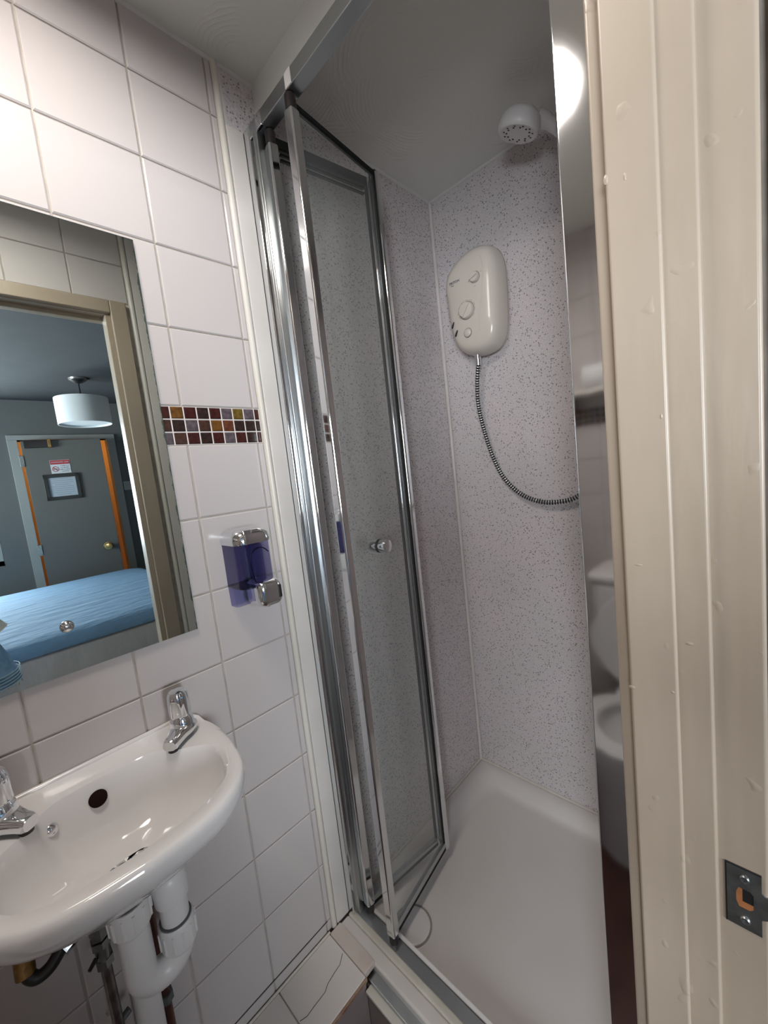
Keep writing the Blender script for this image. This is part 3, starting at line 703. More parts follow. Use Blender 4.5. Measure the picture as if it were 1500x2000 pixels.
fx = spline([(-0.010, 0.748, -0.637), (-0.026, 0.745, -0.650), (-0.042, 0.748, -0.652), (-0.050, 0.755, -0.632), (-0.046, 0.77, -0.58), (-0.041, 0.78, -0.48)], 6)
b = NB(); tube(b, fx, 0.0085, 14); obj('flexible_hose', b, M['black'], cold)
b = NB(); tube(b, [(-0.050, 0.750, -0.640), (-0.049, 0.757, -0.616)], 0.0115, 12); obj('brass_end', b, M['brass'], cold)
b = NB(); tube(b, [(px_ + 0.001, py_, -0.86), (px_ + 0.001, T, -0.855)], 0.004, 8); tube(b, [(px_ - 0.011, py_, -0.862), (px_ + 0.018, py_ + 0.004, -0.852)], 0.0055, 8); obj('pipe_clip', b, M['grey_plastic'], cold)
hot = thing('supply_pipe', 'dark copper water pipe on the shower side of the waste trap', 'pipe', (0.106, 0.806, LEDGE))
b = NB(); tube(b, [(0.106, 0.806, LEDGE), (0.1065, 0.806, -0.66), (0.118, 0.806, -0.64), (0.150, 0.806, -0.62), (0.195, 0.80, -0.60), (0.203, 0.785, -0.56), (0.203, 0.780, -0.47)], 0.0075, 14); obj('riser', b, M['copper'], hot)
b = NB(); tube(b, [(0.1065, 0.806, -0.905), (0.1065, 0.806, -0.920)], 0.0125, 6); obj('compression_nut', b, M['grey_plastic'], hot)

# ------------------------------------------------------------------ soap dispenser
dx0, dx1, dyf, dz0, dz1 = 0.3460, 0.4230, 0.757, -0.250, -0.094
disp = thing('soap_dispenser', 'wall soap dispenser with smoky blue tank and chrome lid', 'dispenser', ((dx0 + dx1) / 2, T, dz0))
def dring(z_, ins=0.0, front=dyf, r=0.022, x0=dx0, x1=dx1):
    """D-shaped section, square at the wall, round at the front"""
    x0 += ins; x1 -= ins; front += ins; out = [Vector((x1, T - 0.0025, z_))]
    n = 6
    for k in range(n + 1):
        a = PI / 2 * k / n; out.append(Vector((x1 - r + r * math.cos(a), front + r - r * math.sin(a), z_)))
    for k in range(n + 1):
        a = PI / 2 + PI / 2 * k / n; out.append(Vector((x0 + r + r * math.cos(a), front + r - r * math.sin(a), z_)))
    out.append(Vector((x0, T - 0.0025, z_))); return out
b = NB(); loft(b, [dring(-0.206), dring(-0.114)]); obj('tank', b, M['tank'], disp)
b = NB(); loft(b, [dring(-0.117, -0.002, dyf), dring(-0.110, -0.0028, dyf), dring(-0.098, -0.001), dring(-0.0895, 0.006), dring(-0.086, 0.016, r=0.015)]); obj('lid', b, M['chrome'], disp)
b = NB(); box(b, (dx0 + 0.014, dyf + 0.000, -0.110), (dx0 + 0.036, dyf + 0.024, -0.0875), 0.004, 3); obj('lid_catch', b, M['chrome'], disp)
b = NB(); loft(b, [dring(dz0, 0.001, 0.800, 0.008), dring(-0.206, 0.0, 0.800, 0.008)]); obj('back_plate', b, M['tank_back'], disp)
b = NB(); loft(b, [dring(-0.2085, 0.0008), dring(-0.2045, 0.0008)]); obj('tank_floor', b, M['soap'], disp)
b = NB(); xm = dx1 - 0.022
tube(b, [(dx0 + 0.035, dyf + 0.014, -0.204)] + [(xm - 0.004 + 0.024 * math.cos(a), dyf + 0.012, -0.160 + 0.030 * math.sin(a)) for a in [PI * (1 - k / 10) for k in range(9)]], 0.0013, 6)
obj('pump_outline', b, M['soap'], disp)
b = NB(); box(b, (xm - 0.012, dyf + 0.030, -0.203), (xm + 0.014, dyf + 0.050, -0.125), 0.003); obj('pump', b, M['tank_back'], disp)
b = NB(); bx0, bx1 = dx0 + 0.026, dx1 + 0.004
def bring(y_, s, dz=0.0):
    cx_, cz_ = (bx0 + bx1) / 2, -0.2260 + dz
    return [Vector((px, y_, pz)) for px, pz in rrect(cx_, cz_, (bx1 - bx0) * s, 0.057 * s, 0.016 * s, 5)]
loft(b, [bring(0.800, 1.0), bring(dyf + 0.010, 1.0), bring(dyf - 0.004, 0.97), bring(dyf - 0.011, 0.80, -0.001), bring(dyf - 0.0125, 0.5, -0.002)]); obj('push_button', b, M['chrome'], disp, smooth=60)
b = NB(); box(b, (bx1 - 0.013, dyf - 0.0135, -0.240), (bx1 - 0.005, dyf - 0.004, -0.212), 0.002, 2); obj('sight_slot', b, M['black'], disp)
b = NB(); lathe(b, [(0.008, 0), (0.008, 0.006), (0.005, 0.010)], ((bx0 + bx1) / 2, dyf + 0.012, -0.248), (0, 0, -1), 14); obj('spout', b, M['black'], disp)

# ------------------------------------------------------------------ shower tray
tray = thing('shower_tray', 'white shower tray filling the floor of the cubicle', 'shower tray', (0.88, 0.46, FLOOR))
tx0, tx1, ty0, ty1 = 0.574, E - 0.002, D + 0.002, T - 0.003
def trr(ix, z_, r):
    x0, x1, y0_, y1_ = tx0 + ix, tx1 - ix, ty0 + ix, ty1 - ix
    return [Vector((p, q, z_)) for p, q in rrect((x0 + x1) / 2, (y0_ + y1_) / 2, x1 - x0, y1_ - y0_, r, 6)]
def trr2(a, z_, r):   # rim wider on the two walled sides
    x0, x1, y0_, y1_ = tx0 + a * 0.12, tx1 - a, ty0 + a * 0.6, ty1 - a
    return [Vector((p, q, z_)) for p, q in rrect((x0 + x1) / 2, (y0_ + y1_) / 2, x1 - x0, y1_ - y0_, r, 6)]
b = NB(); loft(b, [trr(0.0, FLOOR + 0.001, 0.004), trr(0.0, LEDGE - 0.006, 0.004), trr(0.002, LEDGE - 0.002, 0.005), trr(0.008, LEDGE - 0.001, 0.008), trr2(0.022, LEDGE - 0.002, 0.03), trr2(0.036, LEDGE - 0.007, 0.045), trr2(0.060, LEDGE - 0.026, 0.05), trr2(0.072, LEDGE - 0.032, 0.055), trr2(0.085, LEDGE - 0.034, 0.06), trr2(0.16, LEDGE - 0.036, 0.06)])
obj('tray_body', b, M['tray'], tray, smooth=60)
dz = LEDGE - 0.0345
dc = Vector((0.632, 0.690, dz))
b = NB(); lathe(b, [(0.047, -0.004), (0.0475, 0.0), (0.0455, 0.0025), (0.043, 0.0032), (0.0, 0.0045)], dc, (0, 0, 1), 40, close=False); obj('drain_cover', b, M['plastic'], tray)
b = NB(); lathe(b, [(0.0515, 0.0006), (0.0495, 0.0012), (0.0468, 0.0006)], dc, (0, 0, 1), 40, close=False); obj('drain_gap', b, M['slot'], tray)
b = NB(); tube(b, [(tx0, T - 0.002, LEDGE), (E - 0.002, T - 0.002, LEDGE)], 0.0045, 8); tube(b, [(E - 0.002, T - 0.002, LEDGE), (E - 0.002, D, LEDGE)], 0.0045, 8); obj('sealant', b, M['silicone'], tray)

# ------------------------------------------------------------------ shower enclosure
enc = thing('shower_enclosure', 'chrome framed shower enclosure with folded glass door', 'shower door', (0.56, 0.46, LEDGE))
FX = 0.550; RT, RB = 0.796, 0.766
b = NB(); box(b, (FX, D + 0.005, RB), (FX + 0.030, T - 0.002, RT), 0.0025, 2); obj('top_rail', b, M['satin'], enc)
b = NB(); box(b, (FX - 0.0012, 0.663, RB + 0.001), (FX + 0.002, 0.683, RT - 0.001), 0.0006, 1); obj('rail_clip', b, M['plastic'], enc)
b = NB(); box(b, (FX - 0.0006, T - 0.052, RB), (FX + 0.006, T - 0.030, RT), 0.0006, 1); obj('rail_corner_clip', b, M['chrome'], enc)
b = NB(); box(b, (FX - 0.010, D + 0.005, LEDGE - 0.028), (FX + 0.022, T - 0.002, LEDGE - 0.002), 0.003, 2); obj('bottom_rail', b, M['satin'], enc)
# wall post beside the tiles: shallow stepped channel
b = NB()
box(b, (FX - 0.018, T - 0.026, LEDGE - 0.002), (FX + 0.012, T - 0.0015, 0.770), 0.003, 3)
obj('wall_channel', b, M['chrome'], enc)
b = NB(); box(b, (FX - 0.004, T - 0.034, LEDGE - 0.002), (FX + 0.020, T - 0.024, 0.768), 0.003, 3); obj('pivot_strip', b, M['satin'], enc)
# broad polished post beside the doorway
b = NB(); box(b, (FX, D + 0.001, LEDGE - 0.002), (FX + 0.022, 0.1830, RT + 0.09), 0.0035, 4); obj('side_post', b, M['chrome2'], enc)
ZT_, ZB_ = 0.752, LEDGE + 0.010
def leaf(a, c, name, knob=False, thick_top=False):
    """one glazed leaf of the folding door between plan points a (rail end) and c (fold)"""
    a, c = Vector((*a, 0)), Vector((*c, 0)); L_ = (c - a).length; ang = math.atan2(c.y - a.y, c.x - a.x)
    mt = Matrix.Translation(a) @ Matrix.Rotation(ang, 4, 'Z')
    b = NB(); box(b, (0.020, -0.0025, ZB_ + 0.010), (L_ - 0.016, 0.0025, ZT_ - 0.010), mtx=mt); g = obj(name, b, M['glass'], enc, smooth=0)
    for x0, x1, hw, m in ((0.0, 0.024, 0.0125, 'chrome'), (L_ - 0.022, L_ - 0.001, 0.0105, 'chrome')):
        b = NB(); box(b, (x0, -hw, ZB_ - 0.004 + (0.012 if x0 == 0 else 0)), (x1, hw, ZT_ + (-0.016 if x0 == 0 else 0.002)), 0.0055, 4, mtx=mt)
        obj('stile', b, M[m], g)
        b = NB(); xx = x1 if x0 == 0 else x0
        box(b, (xx - 0.0015, -0.005, ZB_), (xx + 0.0015, 0.005, ZT_), mtx=mt); obj('gasket', b, M['gasket'], g, smooth=0)
    th = 0.020 if thick_top else 0.008
    b = NB(); box(b, (0.020, -0.006, ZT_ - th), (L_ - 0.02, 0.006, ZT_ + 0.001), 0.001, 1, mtx=mt); obj('top_bar', b, M['gasket'], g)
    if thick_top:
        for q in (0.030, 0.042):
            b = NB(); box(b, (0.030, -0.0045, ZT_ - q), (L_ - 0.03, 0.0045, ZT_ - q + 0.0035), 0.0005, 1, mtx=mt); obj('glazing_line', b, M['gasket'], g)
    b = NB(); box(b, (0.020, -0.006, ZB_ - 0.002), (L_ - 0.02, 0.006, ZB_ + 0.009), 0.001, 1, mtx=mt); obj('bottom_bar', b, M['gasket'], g)
    b = NB(); box(b, (0.020, -0.0065, ZB_ + 0.008), (L_ - 0.02, 0.0065, ZB_ + 0.022), 0.002, 2, mtx=mt); obj('drip_seal', b, M['satin'], g)
    for zz, hh in ((ZT_ - 0.018, 0.031), (ZB_ - 0.012, 0.022)):
        b = NB(); lathe(b, [(0.0, 0), (0.0115, 0), (0.0115, hh - 0.003), (0.009, hh), (0, hh)], mt @ Vector((0.012, 0, zz)), (0, 0, 1), 16); obj('pivot_block', b, M['darkplastic'], g)
    if knob:
        kx = 0.137; n_ = mt.to_3x3() @ Vector((0, -1, 0))
        p0 = mt @ Vector((kx, 0, -0.185))
        for s in (1, -1):
            b = NB(); lathe(b, [(0.0160, 0.0025), (0.0168, 0.004), (0.0168, 0.020), (0.0155, 0.0245), (0.010, 0.0255), (0, 0.0255)], p0, n_ * s, 28); obj('knob', b, M['chrome'], g)
        b = NB(); lathe(b, [(0.015, -0.0038), (0.0172, -0.0036), (0.0172, 0.0036), (0.015, 0.0038)], p0, n_, 24); obj('knob_washer', b, M['gasket'], g)
    return g
FOLD = (0.846, 0.732)
leaf((0.560, 0.786), (0.846, 0.744), 'door_panel', thick_top=True)
gB = leaf((0.548, 0.684), (0.846, 0.722), 'door_panel', knob=True)
for zz, h in ((ZT_ + 0.002, 0.014), (ZB_ - 0.012, 0.010)):
    b = NB(); lathe(b, [(0.013, 0), (0.013, h * 0.5), (0.008, h), (0, h)], (FOLD[0] - 0.004, FOLD[1], zz), (0, 0, 1), 18); obj('fold_hinge', b, M['darkplastic'], enc)
b = NB(); tube(b, [(FOLD[0] + 0.004, FOLD[1], ZB_ - 0.004), (FOLD[0] + 0.004, FOLD[1], ZT_)], 0.0065, 14); obj('fold_bead', b, M['satin'], enc)

# ------------------------------------------------------------------ electric shower unit on the end wall
su = thing('electric_shower', 'cream white electric shower unit with two dials on the cubicle end wall', 'shower unit', (E, 0.672, 0.32))
XFR = 1.142
def uring(x_, s=1.0, dz=0.0, inset=0.0):
    base = [(0.756, 0.555), (0.7535, 0.470), (0.744, 0.410), (0.728, 0.365), (0.700, 0.340), (0.665, 0.330), (0.632, 0.330), (0.600, 0.341), (0.579, 0.372), (0.571, 0.430), (0.567, 0.520), (0.570, 0.580), (0.583, 0.618), (0.610, 0.637), (0.650, 0.642), (0.690, 0.634), (0.728, 0.613), (0.748, 0.588)]
    sp_ = spline([(a, c, 0) for a, c in base] + [(base[0][0], base[0][1], 0)], 4)[:-1]; cyy, czz = 0.662, 0.486
    out = []
    for p in sp_:
        dy, dz_ = p.x - cyy, p.y - czz; L_ = math.hypot(dy, dz_); k_ = (L_ - inset) / L_
        out.append(Vector((x_, cyy + dy * k_ * s, czz + dz_ * k_ * s + dz)))
    return out
b = NB(); loft(b, [uring(E - 0.001, 1.0, inset=0.006), uring(E - 0.020, 1.0, inset=0.002), uring(E - 0.022, 1.0, inset=0.0), uring(E - 0.045, 1.0, inset=0.0), uring(E - 0.066, 1.0, inset=0.005), uring(E - 0.079, 1.0, inset=0.014), uring(XFR + 0.0035, 1.0, inset=0.024), uring(XFR + 0.0008, 1.0, inset=0.034), uring(XFR - 0.0012, 1.0, inset=0.048), uring(XFR - 0.0026, 1.0, inset=0.064), uring(XFR - 0.0036, 0.32), uring(XFR - 0.0040, 0.08)])
from mathutils.bvhtree import BVHTree
SUB = BVHTree.FromBMesh(b)
def fx(y_, z_):
    h = SUB.ray_cast(Vector((0.9, y_, z_)), Vector((1, 0, 0)))[0]
    return h.x if h is not None else XFR
obj('cover', b, M['shower_white'], su, smooth=70)
b = NB(); loft(b, [uring(E - 0.0005, 1.0, inset=0.009), uring(E - 0.012, 1.0, inset=0.009)]); obj('back_box', b, M['plastic'], su)
b = NB(); tube(b, [uring(E - 0.0212, 1.0, inset=-0.0002)[k] for k in list(range(72)) + [0]], 0.0010, 5, caps=False); obj('seam', b, M['slot'], su)
def dial(y_, z_, r, name, ang, ticks):
    xx = fx(y_, z_) + 0.0008
    b = NB(); lathe(b, [(r * 1.04, -0.004), (r, 0.004), (r * 0.93, 0.010), (r * 0.86, 0.0112), (0, 0.0112)], (xx, y_, z_), (-1, 0, 0), 36); d = obj(name, b, M['shower_white'], su)
    b = NB(); mt = Matrix.Translation((xx - 0.0112, y_, z_)) @ Matrix.Rotation(ang, 4, 'X')
    box(b, (-0.0045, -r * 0.86, -r * 0.20), (0.001, r * 0.86, r * 0.20), 0.0018, 2, mtx=mt); obj('grip', b, M['shower_white'], d)
    b = NB(); lathe(b, [(r * 1.03, 0.0010), (r * 1.08, 0.0016), (r * 1.12, 0.0008)], (xx, y_, z_), (-1, 0, 0), 36, close=False); obj('ring', b, M['slot'], d)
    if ticks:
        b = NB()
        for k in range(ticks):
            a0 = math.radians(40 + 280 * k / ticks); a1 = a0 + math.radians(280 / ticks * 0.7)
            tube(b, [(xx - 0.0008, y_ + math.sin(a0 + (a1 - a0) * j / 4 + PI) * r * 1.22, z_ + math.cos(a0 + (a1 - a0) * j / 4 + PI) * r * 1.22) for j in range(5)], 0.0006, 5)
        o = obj('scale_marks', b, M['slot'], d)
dial(0.6695, 0.4595, 0.0245, 'temperature_dial', math.radians(-52), 9)
dial(0.6330, 0.5430, 0.0150, 'power_dial', math.radians(-18), 0)
b = NB(); lathe(b, [(0.0125, -0.003), (0.0120, 0.003), (0.009, 0.0055), (0, 0.0062)], (fx(0.6725, 0.394), 0.6725, 0.394), (-1, 0, 0), 28); obj('push_button', b, M['shower_white'], su)
b = NB(); lathe(b, [(0.0128, 0.0012), (0.0136, 0.0018), (0.0144, 0.0008)], (fx(0.6725, 0.394), 0.6725, 0.394), (-1, 0, 0), 28, close=False); obj('button_ring', b, M['slot'], su)
b = NB()
face = Matrix(((0, 0, -1, fx(0.706, 0.5555) - 0.0012), (-1, 0, 0, 0.706), (0, 1, 0, 0.5555), (0, 0, 0, 1)))
text_mesh(b, 'TRITON', 0.0105, face, italic=0.25)
obj('maker_lettering', b, M['ink'], su, smooth=0)
b = NB(); text_mesh(b, 'T80si', 0.0050, Matrix(((0, 0, -1, fx(0.713, 0.5475) - 0.0012), (-1, 0, 0, 0.713), (0, 1, 0, 0.5475), (0, 0, 0, 1)))); obj('model_lettering', b, M['slot'], su, smooth=0)
for k, (y_, z_) in enumerate(((0.7255, 0.4340), (0.7140, 0.4050))):
    b = NB(); mt = Matrix.Translation((fx(y_, z_) + 0.0015, y_, z_)) @ Matrix.Rotation(math.radians(32), 4, 'X')
    lathe(b, [(0.0, -0.004), (0.0028, -0.004), (0.0028, 0.0022), (0, 0.0032)], (0, 0, 0), (-1, 0, 0), 12)
    for q in b.verts: q.co = mt @ Vector((q.co.x - 0.0035, q.co.y * 0.7, q.co.z * 3.6))
    obj('indicator', b, M['black'], su)
for y_, z_, s in ((0.6545, 0.5385, 0.0014), (0.6125, 0.5520, 0.0012), (0.635, 0.5185, 0.0010)):
    b = NB(); lathe(b, [(s, -0.001), (s, 0.0009), (0, 0.0011)], (fx(y_, z_), y_, z_), (-1, 0, 0), 10); obj('dot_mark', b, M['slot'], su)
b = NB()
pts = spline([(XFR + 0.001, 0.613, 0.600), (XFR - 0.0012, 0.606, 0.560), (XFR - 0.0016, 0.613, 0.510), (XFR - 0.002, 0.625, 0.450), (XFR - 0.002, 0.632, 0.390)], 5)
tube(b, [(fx(p.y, p.z) + 0.0002, p.y, p.z) for p in pts], 0.0009, 6); obj('fascia_line', b, M['shower_white'], su)

# hose ----------------------------------------------------------------------
hose = thing('shower_hose', 'ribbed chrome hose looping down from the electric shower', 'hose', (1.19, 0.66, 0.32))
hy = lambda y_, z_, x_: (x_, y_, z_)
b = NB(); tube(b, [(1.185, 0.672, 0.346), (1.185, 0.672, 0.338), (1.186, 0.672, 0.337), (1.186, 0.672, 0.334), (1.187, 0.6725, 0.300)], [0.0135, 0.0135, 0.0135, 0.0105, 0.0090], 20); obj('hose_nut', b, M['chrome'], hose)
path = spline([(1.187, 0.6725, 0.305), (1.190, 0.685, 0.24), (1.194, 0.688, 0.17), (1.200, 0.676, 0.080), (1.204, 0.656, 0.000), (1.206, 0.630, -0.060), (1.207, 0.594, -0.105), (1.207, 0.555, -0.133), (1.206, 0.505, -0.150), (1.206, 0.455, -0.151), (1.206, 0.405, -0.138), (1.204, 0.345, -0.090), (1.201, 0.300, -0.010), (1.195, 0.285, 0.12), (1.18, 0.29, 0.30), (1.16, 0.31, 0.52), (1.135, 0.335, 0.66), (1.125, 0.345, 0.715)], 40)
# resample evenly: rib pitch
L_ = [0.0]
for i in range(1, len(path)): L_.append(L_[-1] + (path[i] - path[i - 1]).length)
pitch = 0.0079; n_ = int(L_[-1] / (pitch / 4)); rs = []; rd = []; j = 0
for i in range(n_ + 1):
    s = L_[-1] * i / n_
    while j < len(L_) - 2 and L_[j + 1] < s: j += 1
    t = (s - L_[j]) / max(L_[j + 1] - L_[j], 1e-9); rs.append(path[j].lerp(path[j + 1], t)); rd.append((0.0058, 0.0077, 0.0080, 0.0060)[i % 4])
b = NB(); tube(b, rs, rd, 10)
b.faces.ensure_lookup_table()
for idx, f in enumerate(b.faces):
    f.material_index = 1 if idx < n_ * 10 and (idx // 10) % 4 in (3, 2) else 0
obj('flexible_hose', b, [M['chrome'], M['black']], hose, smooth=70)

# shower head on its rail -------------------------------------------------------
rail = thing('shower_rail', 'white riser rail holding the shower head, mostly hidden by the chrome post', 'shower rail', (E, 0.30, 0.1))
b = NB(); tube(b, [(E - 0.045, 0.285, 0.06), (E - 0.045, 0.285, 0.83)], 0.010, 18); obj('rail', b, M['plastic'], rail)
for zz in (0.08, 0.80):
    b = NB(); tube(b, [(E, 0.285, zz), (E - 0.045, 0.285, zz)], [0.017, 0.014], 16); obj('bracket', b, M['plastic'], rail)
b = NB(); box(b, (E - 0.095, 0.268, 0.715), (E - 0.025, 0.302, 0.765), 0.008, 3); obj('slider', b, M['plastic'], rail)
head = thing('hand_shower', 'round white shower head with a ring of nozzles under the ceiling', 'shower head', (1.08, 0.44, 0.80))
hc = Vector((1.060, 0.4388, 0.7840)); ha = Vector((0.02, 0.38, -1.0)).normalized()
b = NB(); lathe(b, [(0, -0.046), (0.020, -0.045), (0.036, -0.039), (0.0465, -0.027), (0.0505, -0.012), (0.0500, -0.002), (0.0465, 0.004), (0.0430, 0.005), (0.0410, 0.0035), (0.0, 0.0020)], hc, ha, 40); hd = obj('head', b, M['plastic'], head, smooth=60)
a_, b_ = frame_of(ha)
for ringr, n_, off in ((0.0345, 11, 0.0), (0.0278, 11, 0.16)):
    for k in range(n_):
        an = 2 * PI * k / n_ + off; p = hc + (a_ * math.cos(an) + b_ * math.sin(an)) * ringr + ha * 0.0030
        b = NB(); lathe(b, [(0.0024, -0.002), (0.0022, 0.0010), (0, 0.0014)], p, ha, 8); obj('nozzle', b, M['black'], head)
b = NB(); tube(b, spline([hc - ha * 0.024 + Vector((0.02, -0.030, 0)), (1.100, 0.385, 0.795), (1.120, 0.355, 0.760), (1.125, 0.345, 0.715)], 6), [0.017] * 7 + [0.0145] * 6 + [0.012] * 6, 18); obj('handle', b, M['plastic'], head)

# ------------------------------------------------------------------ toilet (seen reflected in the polished post)
wc = thing('toilet', 'white close-coupled toilet with raised lid, reflected in the chrome post', 'toilet', (-0.45, 0.455, FLOOR))
CW = M['ceramic']; ty = 0.335
b = NB(); box(b, (XW + 0.015, ty - 0.19, -0.92), (-0.555, ty + 0.19, -0.53), 0.03, 4); obj('cistern', b, CW, wc)
b = NB(); box(b, (XW + 0.010, ty - 0.197, -0.533), (-0.547, ty + 0.197, -0.497), 0.014, 3); ci = obj('cistern_lid', b, CW, wc)
b = NB(); lathe(b, [(0.022, 0), (0.022, 0.004), (0.015, 0.007), (0, 0.007)], (-0.67, ty, -0.4975), (0, 0, 1), 20); obj('flush_button', b, M['chrome'], wc)
def oval(cx_, rx, ry, z_, n=32, back=0.0):
    out = []
    for k in range(n):
        a = 2 * PI * k / n; c_, s_ = math.cos(a), math.sin(a)
        out.append(Vector((cx_ + c_ * rx * (1.0 if c_ > 0 else 0.82), ty + s_ * ry, z_)))
    return out
b = NB(); loft(b, [oval(-0.35, 0.17, 0.155, FLOOR), oval(-0.35, 0.165, 0.150, -1.33), oval(-0.345, 0.160, 0.145, -1.22), oval(-0.34, 0.170, 0.150, -1.12), oval(-0.33, 0.19, 0.165, -1.02), oval(-0.33, 0.205, 0.178, -0.975), oval(-0.33, 0.205, 0.178, -0.955), oval(-0.33, 0.165, 0.135, -0.952), oval(-0.33, 0.145, 0.118, -0.985), oval(-0.34, 0.10, 0.08, -1.08), oval(-0.35, 0.05, 0.04, -1.12)]); obj('pan', b, CW, wc, smooth=60)
b = NB(); box(b, (-0.62, ty - 0.10, -1.02), (-0.46, ty + 0.10, -0.925), 0.02, 3); obj('pan_shelf', b, CW, wc)
b = NB(); R1 = [oval(-0.33, 0.207, 0.182, -0.948), oval(-0.33, 0.207, 0.182, -0.938), oval(-0.33, 0.195, 0.168, -0.932), oval(-0.33, 0.150, 0.118, -0.932), oval(-0.33, 0.142, 0.110, -0.942)]
loft(b, R1, cap0=False, cap1=False); obj('seat', b, M['plastic'], wc)
b = NB()
lid = []
for s, dx in ((1.0, 0.0), (1.0, 0.012), (0.94, 0.018)):
    lid.append([Vector((-0.515 + dx - (p.x + 0.33) * 0.10, ty + (p.y - ty) * s, -0.74 + (p.x + 0.33) * 0.98 * s)) for p in oval(-0.33, 0.207, 0.182, 0)])
loft(b, lid); obj('lid', b, M['plastic'], wc)
shelf = thing('wall_shelf', 'narrow white shelf on the end wall above the toilet, seen reflected', 'shelf', (XW, 0.46, 0.22))
b = NB(); box(b, (XW + 0.001, 0.24, 0.215), (XW + 0.13, 0.68, 0.235), 0.004, 2); obj('board', b, M['upvc'], shelf)
for yy in (0.30, 0.62):
    b = NB(); box(b, (XW + 0.001, yy - 0.006, 0.15), (XW + 0.10, yy + 0.006, 0.214), 0.002, 1); obj('bracket', b, M['grey_plastic'], shelf)
b = NB()
tw = [[Vector((XW + 0.065 + math.cos(2 * PI * k / 20) * (0.045 + 0.004 * (i % 2)), 0.36 + 0.19 * i / 6, 0.2865 + math.sin(2 * PI * k / 20) * (0.0495 if math.sin(2 * PI * k / 20) > 0 else 0.0500))) for k in range(20)] for i in range(7)]
loft(b, tw); tag(obj('rolled_towel', b, M['shirt']), 'rolled white towel on the shelf above the toilet', 'towel')

# ------------------------------------------------------------------ bedroom behind the camera (seen in the mirror)
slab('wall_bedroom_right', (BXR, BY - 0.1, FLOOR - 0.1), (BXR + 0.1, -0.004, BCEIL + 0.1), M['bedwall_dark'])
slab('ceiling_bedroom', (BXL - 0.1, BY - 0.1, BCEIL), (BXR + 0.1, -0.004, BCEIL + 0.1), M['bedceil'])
slab('floor_bedroom', (BXL - 0.1, BY - 0.1, FLOOR - 0.1), (BXR + 0.1, -0.010, FLOOR), M['carpet'])
bf = sgroup('wall_bedroom_front')
for lo, hi in (((BXL - 0.1, -0.010, FLOOR), (DL - 0.03, -0.0045, BCEIL)), ((JX + 0.03, -0.010, FLOOR), (BXR + 0.1, -0.0045, BCEIL)), ((DL - 0.03, -0.010, LINT + 0.03), (JX + 0.03, -0.0045, BCEIL))):
    b = NB(); box(b, lo, hi); struct('plaster', b, M['bedwall'], parent=bf, smooth=0)
bw = sgroup('wall_bedroom_left')
wy0, wy1, vz0, vz1 = -2.10, -0.60, -0.48, 0.68
for lo, hi in (((BXL - 0.1, BY, FLOOR), (BXL, -0.01, vz0)), ((BXL - 0.1, BY, vz1), (BXL, -0.01, BCEIL)), ((BXL - 0.1, BY, vz0), (BXL, wy0, vz1)), ((BXL - 0.1, wy1, vz0), (BXL, -0.01, vz1))):
    b = NB(); box(b, lo, hi); struct('plaster', b, M['bedwall'], parent=bw, smooth=0)
win2 = sgroup('window_2')
for lo, hi in (((wy0, vz0), (wy1, vz0 + 0.045)), ((wy0, vz1 - 0.045), (wy1, vz1)), ((wy0, vz0), (wy0 + 0.045, vz1)), ((wy1 - 0.045, vz0), (wy1, vz1)), ((-1.37, vz0), (-1.33, vz1))):
    b = NB(); box(b, (BXL - 0.07, lo[0], lo[1]), (BXL - 0.02, hi[0], hi[1]), 0.004, 1); struct('window_frame', b, M['frame_white'], parent=win2)
wx0, wx1, wz0, wz1 = -1.35, 0.10, -0.42, 0.66
win = sgroup('added_window_1')  # unseen window, added in the far wall so light reaches the basin wall
for lo, hi in (((wx0, wz0), (wx1, wz0 + 0.045)), ((wx0, wz1 - 0.045), (wx1, wz1)), ((wx0, wz0), (wx0 + 0.045, wz1)), ((wx1 - 0.045, wz0), (wx1, wz1)), ((-0.645, wz0), (-0.605, wz1))):
    b = NB(); box(b, (lo[0], BY - 0.07, lo[1]), (hi[0], BY - 0.02, hi[1]), 0.004, 1); struct('window_frame', b, M['frame_white'], parent=win)
# far wall with its doorway
ox0, ox1, oz1 = 0.305, 0.945, 0.575
fw = sgroup('wall_bedroom_far')
for lo, hi in (((BXL, BY - 0.1, FLOOR), (wx0, BY, BCEIL)), ((wx1, BY - 0.1, FLOOR), (ox0, BY, BCEIL)), ((wx0, BY - 0.1, FLOOR), (wx1, BY, wz0)), ((wx0, BY - 0.1, wz1), (wx1, BY, BCEIL)), ((ox1, BY - 0.1, FLOOR), (BXR, BY, BCEIL)), ((ox0, BY - 0.1, oz1), (ox1, BY, BCEIL))):
    b = NB(); box(b, lo, hi); struct('plaster', b, M['bedwall'], parent=fw, smooth=0)
door_2 = sgroup('door_2')
def d2(name, lo, hi, m, bev=0.003, parent=None, mtx=None):
    b = NB(); box(b, lo, hi, bev, 2, mtx=mtx); return struct(name, b, m, parent=parent or door_2)
d2('frame_side', (ox0 - 0.05, BY - 0.08, FLOOR), (ox0 + 0.012, BY + 0.018, oz1), M['frame_white'])
d2('frame_side', (ox1 - 0.012, BY - 0.08, FLOOR), (ox1 + 0.05, BY + 0.018, oz1), M['frame_white'])
d2('frame_head', (ox0 - 0.05, BY - 0.08, oz1), (ox1 + 0.05, BY + 0.018, oz1 + 0.04), M['frame_white'])
OPEN = math.radians(9)
hm = Matrix.Translation((ox0 + 0.030, BY + 0.02, 0)) @ Matrix.Rotation(OPEN, 4, 'Z')
leafm = d2('door_leaf', (0.0, -0.020, FLOOR + 0.01), (0.535, 0.020, oz1 - 0.012), M['doorpaint'], mtx=hm)
cl = d2('door_closer', (0.02, 0.020, 0.502), (0.185, 0.062, 0.562), M['darkplastic'], 0.005, leafm, hm)
